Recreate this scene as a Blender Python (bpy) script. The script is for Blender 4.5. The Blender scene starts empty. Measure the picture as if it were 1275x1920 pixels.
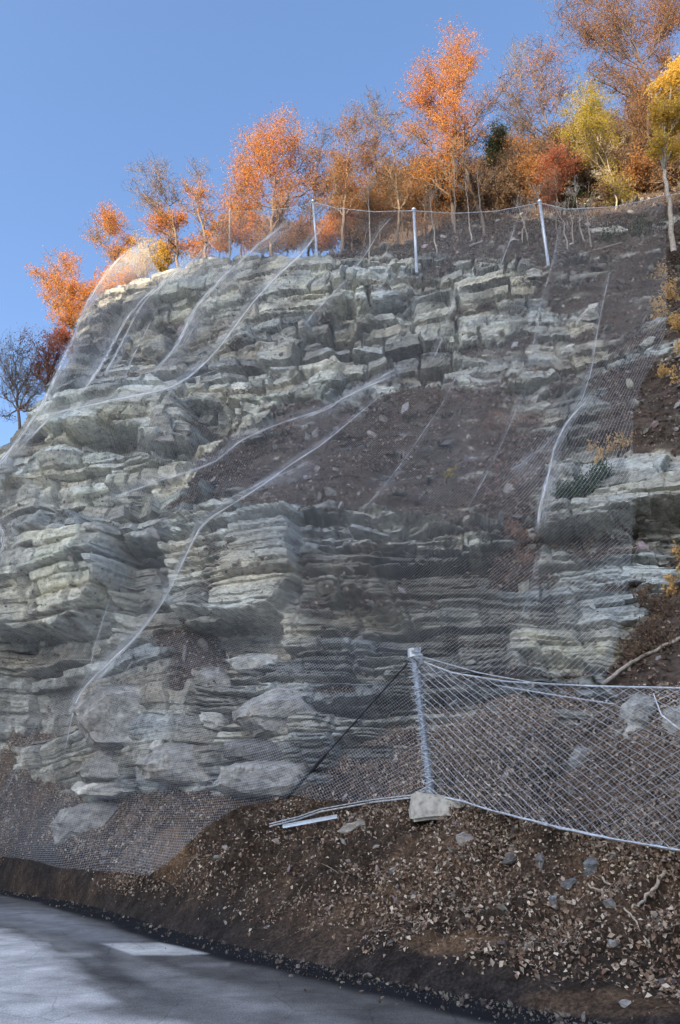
import bpy, math, random
import numpy as np
from mathutils import Vector, Matrix
random.seed(7)
rng = np.random.default_rng(7)
R = math.radians
scene = bpy.context.scene
COL = scene.collection

# ------------------------------------------------------------------ camera
PITCH = R(23.4); F = 1387.0; CAMZ = 1.5
SP, CP = math.sin(PITCH), math.cos(PITCH)
cam = bpy.data.cameras.new('camera'); camo = bpy.data.objects.new('camera', cam); COL.objects.link(camo)
cam.sensor_fit = 'VERTICAL'; cam.sensor_height = 36.0; cam.lens = F * 36.0 / 1920.0
cam.clip_start = 0.1; cam.clip_end = 5000
camo.location = (0, 0, CAMZ); camo.rotation_euler = (math.pi / 2 + PITCH, 0, 0)
scene.camera = camo
# ------------------------------------------------------------------ sky and sun
SUN_EL, SUN_AZ = R(24), R(214)            # azimuth measured from +Y (the view) towards +X
w = bpy.data.worlds.new('World'); scene.world = w; w.use_nodes = True
nt = w.node_tree; nt.nodes.clear()
sky = nt.nodes.new('ShaderNodeTexSky'); sky.sky_type = 'NISHITA'; sky.sun_disc = False
sky.sun_elevation = SUN_EL; sky.sun_rotation = SUN_AZ; sky.air_density = 1.0; sky.dust_density = 3.3; sky.ozone_density = 4.0
bg = nt.nodes.new('ShaderNodeBackground'); bg.inputs['Strength'].default_value = 0.115
wo = nt.nodes.new('ShaderNodeOutputWorld')
nt.links.new(sky.outputs[0], bg.inputs[0]); nt.links.new(bg.outputs[0], wo.inputs[0])
sl = bpy.data.lights.new('sun', 'SUN'); sl.energy = 3.7; sl.angle = R(0.5); sl.color = (1.0, 0.76, 0.46)
so = bpy.data.objects.new('sun', sl); COL.objects.link(so)
sd = Vector((math.sin(SUN_AZ) * math.cos(SUN_EL), math.cos(SUN_AZ) * math.cos(SUN_EL), math.sin(SUN_EL)))
so.rotation_euler = sd.to_track_quat('Z', 'Y').to_euler()
vs = scene.view_settings
scene.display_settings.display_device = 'sRGB'
vs.view_transform = 'Standard'; vs.look = 'None'; vs.gamma = 1.0; vs.use_curve_mapping = False
vs.exposure = 1.84
scene.cycles.transparent_max_bounces = 24; scene.cycles.max_bounces = 6; scene.cycles.diffuse_bounces = 3
scene.cycles.transmission_bounces = 3; scene.cycles.glossy_bounces = 2
scene.cycles.use_denoising = True

# ------------------------------------------------------------------ helpers
def P(px, py, Y):
    dx = px - 637.5; dy = py - 960.0
    fw = dy * SP + F * CP; up = -dy * CP + F * SP
    return np.stack([dx / fw * Y, Y + 0 * dx, CAMZ + up / fw * Y], -1)
def P1(px, py, Y):
    return Vector(P(np.float64(px), np.float64(py), np.float64(Y)))
def ray(px, py):
    return (P1(px, py, 1.0) - Vector((0, 0, CAMZ))).normalized()
def ground_Y(px, py):
    dy = py - 960.0
    return CAMZ * (dy * SP + F * CP) / (dy * CP - F * SP)
def ppm(px, py, Y):                       # photo pixels per metre at that place
    return (py - 960.0) * SP / Y + F * CP / Y

def tag(o, label=None, cat=None, group=None, kind=None):
    if label: o['label'] = label
    if cat: o['category'] = cat
    if group: o['group'] = group
    if kind: o['kind'] = kind
    return o
def empty(name, loc):
    o = bpy.data.objects.new(name, None); o.location = loc; COL.objects.link(o); o.empty_display_size = 0.2
    return o
def mk(name, V, Fc, mat, parent=None, smooth=False, attrs=None, uv=None, origin=None):
    """one mesh object from world-space numpy vertices and (n,3)/(n,4) faces or a list of such arrays"""
    V = np.asarray(V, dtype=np.float64).reshape(-1, 3)
    if parent is not None: org = np.array(parent.location)
    elif origin is not None: org = np.array(origin)
    else: org = np.zeros(3)
    me = bpy.data.meshes.new(name)
    Fs = [np.asarray(f, dtype=np.int64) for f in (Fc if isinstance(Fc, (list, tuple)) else [Fc])]
    Fs = [f for f in Fs if len(f)]
    me.vertices.add(len(V)); me.vertices.foreach_set('co', (V - org).astype(np.float32).ravel())
    nl = sum(f.size for f in Fs); npoly = sum(len(f) for f in Fs)
    me.loops.add(nl); me.polygons.add(npoly)
    me.loops.foreach_set('vertex_index', np.concatenate([f.ravel() for f in Fs]).astype(np.int32))
    tot = np.concatenate([np.full(len(f), f.shape[1]) for f in Fs]).astype(np.int32)
    st = np.concatenate([[0], np.cumsum(tot)[:-1]]).astype(np.int32)
    me.polygons.foreach_set('loop_start', st)
    me.polygons.foreach_set('use_smooth', np.full(npoly, smooth))
    me.update(calc_edges=True)
    if attrs:
        for k, a in attrs.items():
            a = np.asarray(a)
            if a.ndim == 2:
                if a.shape[1] == 3: a = np.concatenate([a, np.ones((len(a), 1))], 1)
                at = me.attributes.new(k, 'FLOAT_COLOR', 'POINT'); at.data.foreach_set('color', a.astype(np.float32).ravel())
            else:
                at = me.attributes.new(k, 'FLOAT', 'POINT'); at.data.foreach_set('value', a.astype(np.float32))
    if uv is not None:
        ul = me.uv_layers.new(name='UVMap')
        idx = np.concatenate([f.ravel() for f in Fs])
        ul.data.foreach_set('uv', np.asarray(uv)[idx].astype(np.float32).ravel())
    me.materials.append(mat)
    o = bpy.data.objects.new(name, me); COL.objects.link(o)
    if parent is not None: o.parent = parent
    else: o.location = org
    return o
def gridfaces(nr, nc):
    a = np.arange(nr * nc).reshape(nr, nc)
    return np.stack([a[:-1, :-1], a[:-1, 1:], a[1:, 1:], a[1:, :-1]], -1).reshape(-1, 4)

def h32(*ks):
    """hash integer arrays to 0..1"""
    x = np.zeros(np.broadcast(*ks).shape, dtype=np.uint64)
    for i, k in enumerate(ks):
        x = (x ^ ((np.asarray(k).astype(np.int64) + 7919 * (i + 1)).astype(np.uint64) * np.uint64(0x9E3779B97F4A7C15)))
        x ^= x >> np.uint64(29); x *= np.uint64(0xBF58476D1CE4E5B9); x ^= x >> np.uint64(32)
    return (x & np.uint64(0xFFFFFF)).astype(np.float64) / float(0xFFFFFF)
def vn(x, y, z=0.0, seed=0):
    x, y, z = np.broadcast_arrays(x, y, z)
    xi, yi, zi = np.floor(x).astype(np.int64), np.floor(y).astype(np.int64), np.floor(z).astype(np.int64)
    fx, fy, fz = x - xi, y - yi, z - zi
    fx, fy, fz = [t * t * (3 - 2 * t) for t in (fx, fy, fz)]
    out = 0
    for a in (0, 1):
        for b in (0, 1):
            for c in (0, 1):
                wgt = (fx if a else 1 - fx) * (fy if b else 1 - fy) * (fz if c else 1 - fz)
                out = out + wgt * h32(xi + a, yi + b, zi + c, np.int64(seed))
    return out
def fbm(x, y, z=0.0, seed=0, oct=4, gain=.5):
    s = 0; a = 1; t = 0
    for i in range(oct):
        s = s + a * vn(x * 2 ** i, y * 2 ** i, z * 2 ** i, seed + i * 13); t += a; a *= gain
    return s / t
def smooth01(x): x = np.clip(x, 0, 1); return x * x * (3 - 2 * x)
def interp(xs, pts):
    pts = sorted(pts); return np.interp(xs, [p[0] for p in pts], [p[1] for p in pts])
class TPS:
    def __init__(s, pts, reg=1e-4, val=None):
        p = np.array(pts, float); s.c = p[:, :2] / 500.0; n = len(p)
        K = s.k(s.c[:, None] - s.c[None]) + reg * np.eye(n)
        A = np.zeros((n + 3, n + 3)); A[:n, :n] = K; A[:n, n] = 1; A[:n, n + 1:] = s.c; A[n:, :n] = A[:n, n:].T
        s.w = np.linalg.solve(A, np.concatenate([p[:, 2], np.zeros(3)]))
    def k(s, d):
        r2 = (d ** 2).sum(-1); return np.where(r2 > 1e-12, .5 * r2 * np.log(np.maximum(r2, 1e-12)), 0)
    def __call__(s, x, y):
        q = np.stack([np.asarray(x, float), np.asarray(y, float)], -1) / 500.0; sh = q.shape[:-1]; q = q.reshape(-1, 2)
        out = s.w[-3] + q @ s.w[-2:]
        for i in range(len(s.c)): out = out + s.w[i] * s.k(q - s.c[i])
        return out.reshape(sh)
def polysd(x, y, poly):
    """signed distance in px to a polygon (positive inside)"""
    p = np.array(poly, float); d = np.full(x.shape, 1e9); ins = np.zeros(x.shape, bool)
    n = len(p)
    for i in range(n):
        a = p[i]; b = p[(i + 1) % n]; e = b - a
        wx, wy = x - a[0], y - a[1]
        t = np.clip((wx * e[0] + wy * e[1]) / (e @ e), 0, 1)
        d = np.minimum(d, np.hypot(wx - t * e[0], wy - t * e[1]))
        c = ((a[1] > y) != (b[1] > y))
        if abs(e[1]) > 1e-9: ins ^= c & (x < (e[0] * (y - a[1]) / e[1] + a[0]))
    return np.where(ins, d, -d)
def nearest_on_poly(pt, poly):
    best = None
    for i in range(len(poly)):
        a = np.array(poly[i], float); b = np.array(poly[(i + 1) % len(poly)], float); e = b - a
        t = min(1, max(0, (pt - a) @ e / (e @ e))); q = a + t * e; d = np.hypot(*(pt - q))
        if best is None or d < best[0]: best = (d, q)
    return best[1]

# ------------------------------------------------------------------ materials
def newmat(name):
    m = bpy.data.materials.new(name); m.use_nodes = True; n = m.node_tree.nodes; n.clear(); return m, n, m.node_tree.links
def N(n, t, **kw):
    o = n.new(t)
    for k, v in kw.items():
        if k.startswith('i_'):
            key = k[2:]; o.inputs[int(key) if key.isdigit() else key].default_value = v
        else: setattr(o, k, v)
    return o
def mapping(n, l, scale=(1, 1, 1), rot=(0, 0, 0)):
    g = n.new('ShaderNodeNewGeometry'); mp = n.new('ShaderNodeMapping')
    mp.inputs['Scale'].default_value = scale; mp.inputs['Rotation'].default_value = rot
    l.new(g.outputs['Position'], mp.inputs['Vector']); return mp.outputs[0]
def mulc(n, l, a, b, fac=1.0, mode='MULTIPLY'):
    m = n.new('ShaderNodeMix'); m.data_type = 'RGBA'; m.blend_type = mode; m.inputs[0].default_value = fac
    l.new(a, m.inputs[6])
    if isinstance(b, tuple): m.inputs[7].default_value = b
    else: l.new(b, m.inputs[7])
    return m.outputs[2]
def ramp(n, l, src, stops):
    r = n.new('ShaderNodeValToRGB'); e = r.color_ramp.elements
    while len(e) < len(stops): e.new(0.5)
    for k, (p, c) in enumerate(stops):
        e[k].position = p; e[k].color = (c, c, c, 1) if not isinstance(c, tuple) else (*c, 1)
    l.new(src, r.inputs[0]); return r.outputs[0]
def rock_material():
    m, n, l = newmat('rock_face')
    at = N(n, 'ShaderNodeAttribute', attribute_name='Col')
    v1 = mapping(n, l, (1.3, 1.3, 3.6), (0.06, 0.04, 0)); v2 = mapping(n, l, (1, 1, 1))
    t1 = N(n, 'ShaderNodeTexNoise', i_Scale=2.2, i_Detail=9.0, i_Roughness=.72); l.new(v1, t1.inputs['Vector'])
    t2 = N(n, 'ShaderNodeTexNoise', i_Scale=7.0, i_Detail=8.0, i_Roughness=.7); l.new(v2, t2.inputs['Vector'])
    c = mulc(n, l, at.outputs['Color'], ramp(n, l, t1.outputs['Fac'], [(.33, .58), (.5, 1.0), (.68, 1.25)]))
    c = mulc(n, l, c, ramp(n, l, t2.outputs['Fac'], [(.34, .66), (.5, 1.0), (.66, 1.25)]))
    vo = N(n, 'ShaderNodeTexVoronoi', i_Scale=1.7, feature='DISTANCE_TO_EDGE'); l.new(v1, vo.inputs['Vector'])
    c = mulc(n, l, c, ramp(n, l, vo.outputs['Distance'], [(0.0, .35), (.035, 1.0), (1, 1.0)]), .6)
    b = N(n, 'ShaderNodeBsdfPrincipled', i_Roughness=.9); l.new(c, b.inputs['Base Color'])
    b.inputs['Specular IOR Level'].default_value = .1
    ad = N(n, 'ShaderNodeMath', operation='ADD'); l.new(t1.outputs['Fac'], ad.inputs[0])
    ml = N(n, 'ShaderNodeMath', operation='MULTIPLY', i_1=.6); l.new(t2.outputs['Fac'], ml.inputs[0]); l.new(ml.outputs[0], ad.inputs[1])
    bp = N(n, 'ShaderNodeBump', i_Strength=.55, i_Distance=.09); l.new(ad.outputs[0], bp.inputs['Height']); l.new(bp.outputs[0], b.inputs['Normal'])
    o = N(n, 'ShaderNodeOutputMaterial'); l.new(b.outputs[0], o.inputs[0]); return m
M_ROCK = rock_material()
def soil_material():
    m, n, l = newmat('soil')
    at = N(n, 'ShaderNodeAttribute', attribute_name='Col')
    v = mapping(n, l)
    t1 = N(n, 'ShaderNodeTexNoise', i_Scale=3.0, i_Detail=10.0, i_Roughness=.75); l.new(v, t1.inputs['Vector'])
    t2 = N(n, 'ShaderNodeTexNoise', i_Scale=22.0, i_Detail=6.0, i_Roughness=.7); l.new(v, t2.inputs['Vector'])
    c = mulc(n, l, at.outputs['Color'], ramp(n, l, t1.outputs['Fac'], [(.35, .45), (.5, 1.0), (.66, 1.7)]))
    c = mulc(n, l, c, ramp(n, l, t2.outputs['Fac'], [(.36, .5), (.5, 1.0), (.66, 1.9)]))
    b = N(n, 'ShaderNodeBsdfPrincipled', i_Roughness=.95); l.new(c, b.inputs['Base Color'])
    b.inputs['Specular IOR Level'].default_value = .15
    bp = N(n, 'ShaderNodeBump', i_Strength=.9, i_Distance=.06); l.new(t2.outputs['Fac'], bp.inputs['Height']); l.new(bp.outputs[0], b.inputs['Normal'])
    o = N(n, 'ShaderNodeOutputMaterial'); l.new(b.outputs[0], o.inputs[0]); return m
M_SOIL = soil_material()
def simple(name, col, rough=.7, metal=0., noise=0.25, nscale=8., spec=.4):
    m, n, l = newmat(name)
    v = mapping(n, l); t = N(n, 'ShaderNodeTexNoise', i_Scale=nscale, i_Detail=6.0, i_Roughness=.65); l.new(v, t.inputs['Vector'])
    rgb = N(n, 'ShaderNodeRGB'); rgb.outputs[0].default_value = (*col, 1)
    c = mulc(n, l, rgb.outputs[0], ramp(n, l, t.outputs['Fac'], [(.3, 1 - noise * 1.6), (.5, 1.0), (.7, 1 + noise)]))
    b = N(n, 'ShaderNodeBsdfPrincipled', i_Roughness=rough, i_Metallic=metal); l.new(c, b.inputs['Base Color'])
    b.inputs['Specular IOR Level'].default_value = spec
    bp = N(n, 'ShaderNodeBump', i_Strength=.4, i_Distance=.01); l.new(t.outputs['Fac'], bp.inputs['Height']); l.new(bp.outputs[0], b.inputs['Normal'])
    o = N(n, 'ShaderNodeOutputMaterial'); l.new(b.outputs[0], o.inputs[0]); return m
def leafmat(name, cols, trans=.45):
    """each leaf takes its own tint out of the list of colours"""
    m, n, l = newmat(name)
    g = n.new('ShaderNodeNewGeometry')
    st = [(i / (len(cols) - 1) if len(cols) > 1 else 0, c) for i, c in enumerate(cols)]
    c = ramp(n, l, g.outputs['Random Per Island'], st)
    d = N(n, 'ShaderNodeBsdfDiffuse', i_Roughness=.6); l.new(c, d.inputs[0])
    t = N(n, 'ShaderNodeBsdfTranslucent'); l.new(c, t.inputs[0])
    mx = N(n, 'ShaderNodeMixShader'); mx.inputs[0].default_value = trans
    l.new(d.outputs[0], mx.inputs[1]); l.new(t.outputs[0], mx.inputs[2])
    o = N(n, 'ShaderNodeOutputMaterial'); l.new(mx.outputs[0], o.inputs[0]); return m
M_BARK = simple('grey_bark', (.17, .135, .11), .9, nscale=14., noise=.35)
M_BARKD = simple('dark_bark', (.11, .085, .07), .9, nscale=14., noise=.35)
M_BARKL = simple('pale_bark', (.34, .30, .255), .9, nscale=14., noise=.35)
M_GALV = simple('galvanised_steel', (.52, .56, .60), .45, .55, .2)
M_WIRE = simple('fence_wire', (.52, .55, .58), .5, .25, .3, 20.)
M_DARKST = simple('dark_steel', (.035, .035, .04), .5, .3)
M_CONC = simple('concrete', (.42, .40, .35), .9, 0, .3, 9.)
M_WOOD = simple('dry_stick', (.42, .35, .27), .9, 0, .3, 9.)

# ------------------------------------------------------------------ road edge line
EDGE = [(-900, 1590), (-400, 1622), (0, 1668), (130, 1690), (300, 1737), (500, 1788), (600, 1810), (700, 1833), (850, 1864), (1000, 1893),
        (1120, 1916), (1300, 1962), (1700, 2110)]
def edge_y(x): return interp(x, EDGE)
EW = np.array([P(np.float64(x), np.float64(y), ground_Y(x, y)) for x, y in EDGE])[:, :2]
def dist_edge(X, Y):
    d = np.full(X.shape, 1e9); s = np.zeros(X.shape); acc = 0
    for i in range(len(EW) - 1):
        a, b = EW[i], EW[i + 1]; e = b - a; L = np.hypot(*e)
        t = np.clip(((X - a[0]) * e[0] + (Y - a[1]) * e[1]) / L ** 2, 0, 1)
        dd = np.hypot(X - a[0] - t * e[0], Y - a[1] - t * e[1]); k = dd < d
        d = np.where(k, dd, d); s = np.where(k, acc + t * L, s); acc += L
    return d, s

# ------------------------------------------------------------------ cliff
CTRL = {
 -400: [(1620, 44), (1450, 42), (1300, 44), (1150, 47), (1050, 49)],
 -150: [(1600, 34), (1400, 32), (1200, 32), (1000, 34), (930, 37)],
 0: [(1600, 29), (1400, 26.4), (1200, 26.3), (1000, 27), (900, 28), (860, 29), (830, 31.5)],
 100: [(1600, 26), (1400, 24), (1190, 24.2), (1000, 25), (900, 26.2), (790, 27.5), (735, 31), (680, 33)],
 200: [(1600, 24), (1500, 21.7), (1350, 21.2), (1200, 22.5), (1000, 24), (850, 25.5), (790, 26.3), (750, 27.3), (700, 31), (560, 33.3)],
 350: [(1600, 20.5), (1500, 18.7), (1300, 19.0), (1150, 20.8), (1000, 22), (870, 23.5), (800, 26), (740, 27.6), (600, 30.5), (500, 32)],
 500: [(1600, 18), (1490, 16.6), (1350, 16.7), (1250, 17.6), (1150, 18.8), (1000, 20), (900, 22), (750, 25.5), (600, 28), (480, 30)],
 700: [(1600, 16), (1500, 15.2), (1350, 15.8), (1200, 17.3), (1000, 18.6), (900, 20.5), (750, 24.5), (650, 26.3), (500, 28.5), (460, 30.5)],
 900: [(1600, 15.5), (1500, 14.8), (1300, 15.2), (1150, 16.8), (1000, 18), (950, 18.8), (750, 23.5), (600, 26), (500, 27.5), (440, 30), (390, 33)],
 1050: [(1600, 14.8), (1400, 14.2), (1300, 14.6), (1150, 16.1), (1000, 17.2), (850, 19.3), (750, 22), (600, 25), (500, 27), (400, 31.5), (345, 36)],
 1200: [(1600, 13.5), (1400, 13.2), (1300, 13.7), (1150, 15), (1000, 16.3), (850, 18.3), (700, 21.5), (500, 26), (400, 29.8), (330, 34), (290, 39)],
 1600: [(1700, 10.5), (1400, 10.6), (1300, 11.2), (1000, 14), (700, 19), (500, 23), (300, 30), (220, 36)],
}
tps = TPS([(x, y, d) for x, L in CTRL.items() for y, d in L], reg=2e-3)
CREST = [(-900, 1150), (-400, 1050), (-150, 925), (0, 832), (60, 768), (100, 715), (130, 662), (150, 610), (175, 570), (210, 540), (260, 525), (340, 500), (380, 492), (430, 483),
         (520, 478), (560, 484), (600, 478), (700, 468), (800, 450), (900, 400), (1000, 352), (1100, 315), (1200, 290), (1400, 250), (1750, 200)]
xs = np.concatenate([np.arange(-700, -24, 14.0), np.arange(-24, 1300, 2.2), np.arange(1300, 1720, 12.0)])
NR = 600
vv = np.linspace(0, 1, NR)
cy = interp(xs, CREST) + 5 * (vn(xs / 14.0, 3.3, 0, 5) - .5) + 9 * (vn(xs / 45.0, 1.3, 0, 6) - .5)
GX = np.tile(xs, (NR, 1)); GY = 1640 + (cy[None] - 1640) * vv[:, None]
BY = tps(GX, GY)
B = P(GX, GY, BY)
def normals(B):
    du = np.gradient(B, axis=1); dv = np.gradient(B, axis=0)
    n = np.cross(du, dv); n /= np.maximum(np.linalg.norm(n, axis=-1, keepdims=True), 1e-9); return n
NB = normals(B); NB *= np.where(NB[..., 1:2] > 0, -1, 1)
NB[..., 2] = np.clip(NB[..., 2] * .3, -.05, .10); NB /= np.linalg.norm(NB, axis=-1, keepdims=True)

# soil masks (photo regions where earth and leaf litter cover the rock)
SOIL = [([(330, 915), (420, 860), (500, 800), (640, 745), (800, 715), (930, 735), (1000, 790), (1030, 850), (1015, 965), (930, 962), (800, 950), (650, 965), (520, 955), (440, 945)], .86, 40),
        ([(300, 930), (350, 860), (430, 800), (520, 760), (560, 775), (450, 850), (380, 935)], .8, 20),
        ([(1000, 520), (1120, 470), (1300, 430), (1300, 690), (1190, 720), (1130, 650), (1040, 600)], .74, 40),
        ([(1120, 700), (1300, 650), (1300, 850), (1190, 840), (1120, 780)], .95, 20),
        ([(1165, 1150), (1215, 1090), (1300, 1040), (1300, 1320), (1130, 1310)], 1., 20),
        ([(640, 475), (1000, 470), (1000, 520), (820, 515), (640, 490)], .40, 30),
        ([(620, 495), (620, 300), (1750, 150), (1750, 450), (1100, 475), (900, 490)], .95, 15),
        ([(800, 560), (1120, 560), (1100, 700), (950, 690), (830, 680)], .36, 30),
        ([(930, 960), (1010, 975), (1000, 1110), (930, 1110)], .75, 18),
        ([(1040, 1015), (1120, 1005), (1110, 1050), (1030, 1050)], .6, 18),
        ([(280, 1230), (350, 1180), (350, 1265), (300, 1275)], .8, 15)]
def maskval(x, y, lst, nz):
    s = np.zeros(x.shape)
    jx = 90 * (fbm(S * .5, Z * .7, 0, 22, 4, .6) - .5); jy = 70 * (fbm(S * .5, Z * .9, 0, 23, 4, .6) - .5)
    for poly, a, e in lst:
        d = polysd(x + jx, y + jy, poly)
        s = np.maximum(s, a * smooth01(d / e * .5 + .5))
    return smooth01((s + (nz - .5) * 1.3 - .32) / .3)
X, Y_, Z = B[..., 0], B[..., 1], B[..., 2]
S = X * .93 - Y_ * .37
nz = .5 + (fbm(S * .8, Z * 1.8, 0, 21, 5, .62) - .5) * 1.5
soil = maskval(GX, GY, SOIL, nz)
# domain warp
W1 = (fbm(S * .16, Z * .2, 0, 31, 3) - .5); W2 = (fbm(S * .5, Z * .7, 0, 32, 3) - .5)
W3 = (fbm(S * 1.8, Z * 3.0, 0, 33, 3) - .5)
# bedding dips to the right in the lower part, more level above
dip = np.clip(interp(GY, [(500, .0), (900, .03), (1200, .07), (1500, .06)]), 0, .2)
leftdip = smooth01((420 - GX) / 300)
bb = Z + S * (dip - .02 * leftdip) + W1 * .8 + W2 * .20 + W3 * .07
ss = S + W1 * 1.6 + W2 * .5 + bb * .18 + W3 * .16
def blocks(s, b, th, wd, seed):
    q = b / th; q = q + .7 * (vn(q * .9, 0.5, 0, seed) - .5)
    k = np.floor(q).astype(np.int64); fb = q - k
    ww = wd * (.45 + 1.3 * h32(k, np.int64(seed + 1)))
    p = s / ww + 17 * h32(k, np.int64(seed + 2)); p = p + .8 * (vn(p * .8, k * 1.0, 0, seed + 3) - .5)
    c = np.floor(p).astype(np.int64); fs = p - c
    h = h32(k, c, np.int64(seed + 4)); a = h32(k, c, np.int64(seed + 5)) - .5; g = h32(k, c, np.int64(seed + 6)) - .5
    eb = np.minimum(fb, 1 - fb) * th; es = np.minimum(fs, 1 - fs) * ww
    h = .5 * h + .5 * h32(k, np.int64(seed + 9)); h = .5 + (h - .5) * 1.35
    gap = smooth01((vn(s / (th * 3.0), k * 1.0, 0, seed + 11) - .30) / .3)
    return h, (fs - .5) * a, (fb - .5) * g, (eb, es * 1.1), h32(k, c, np.int64(seed + 8)), gap
rocky = 1 - soil
D = (fbm(S * .25, Z * .3, 0, 41, 4) - .5) * 1.5
tint = np.zeros(GX.shape)
regA = smooth01((vn(S * .12 + 9, Z * .16, 0, 55) - .3) / .4)       # where blocks are coarse
wallm = smooth01((GY - 950) / 60) * smooth01((GX - 330) / 60)
regB = smooth01((fbm(S * .35 + 3, Z * .45, 0, 57, 3) - .40) / .2) * (.30 + .7 * wallm)
clean = np.zeros(GX.shape)
for poly in ([(85, 985), (240, 985), (245, 1100), (190, 1190), (10, 1185), (20, 1100)], [(620, 508), (768, 520), (768, 562), (622, 565)], [(490, 632), (642, 640), (642, 690), (480, 690)], [(1150, 870), (1250, 870), (1240, 915), (1150, 920)],
             [(345, 1030), (560, 1000), (560, 1140), (345, 1150)], [(60, 770), (300, 735), (360, 780), (340, 825), (80, 815)], [(20, 850), (300, 860), (200, 930), (30, 915)], [(1020, 975), (1300, 900), (1300, 945), (1030, 1005)], [(0, 900), (90, 910), (90, 995), (0, 985)], [(400, 600), (480, 590), (480, 650), (400, 650)], [(690, 585), (752, 580), (752, 640), (700, 640)]):
    clean = np.maximum(clean, smooth01(polysd(GX, GY, poly) / 16 * .5 + .5))
clean = np.maximum(clean, .8 * smooth01((fbm(S * .45, Z * .5, 0, 58, 3) - .52) / .08) * (1 - .6 * wallm))
for th, wd, A, cw, seed in ((1.8, 3.3, .78, .11, 100), (.72, 1.6, .66, .08, 200), (.27, .9, .26, .045, 300), (.11, .7, .09, .018, 400)):
    h, t1, t2, (eb_, es_b), idn, gap = blocks(ss + .3 * seed, bb, th, wd, seed)
    amp = A * ((.5 + .8 * regA) if seed < 250 else (1.25 - .5 * regA))
    if seed >= 300: amp = amp * (.35 + 1.1 * regB)
    if seed == 200: gap = gap * (.35 + .9 * regB)
    if seed > 100: amp = amp * (1 - .52 * clean)
    if seed >= 300: gap = gap * (.3 + .7 * wallm)
    D += amp * ((h - .5) + 1.1 * t1 + .9 * t2) * (rocky * .82 + .18)
    D -= (amp * 1.15 * np.exp(-(eb_ / cw) ** 4) * gap + amp * .75 * (1 - .5 * wallm) * smooth01((vn(S * .5, Z * .5, seed * 1., 59) - .3) / .3) * np.exp(-(es_b / (cw * .7)) ** 4)) * rocky
    tint += (idn - .5) * {100: .6, 200: .75, 300: .42, 400: .22}[seed] * (1 - .5 * clean * (seed > 100))
D += .05 * (fbm(S * 4, Z * 6, 0, 61, 4, .6) - .5) + soil * (.5 * (fbm(S * 1.1, Z * 1.3, 0, 66, 5, .6) - .5) - .12)
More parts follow.
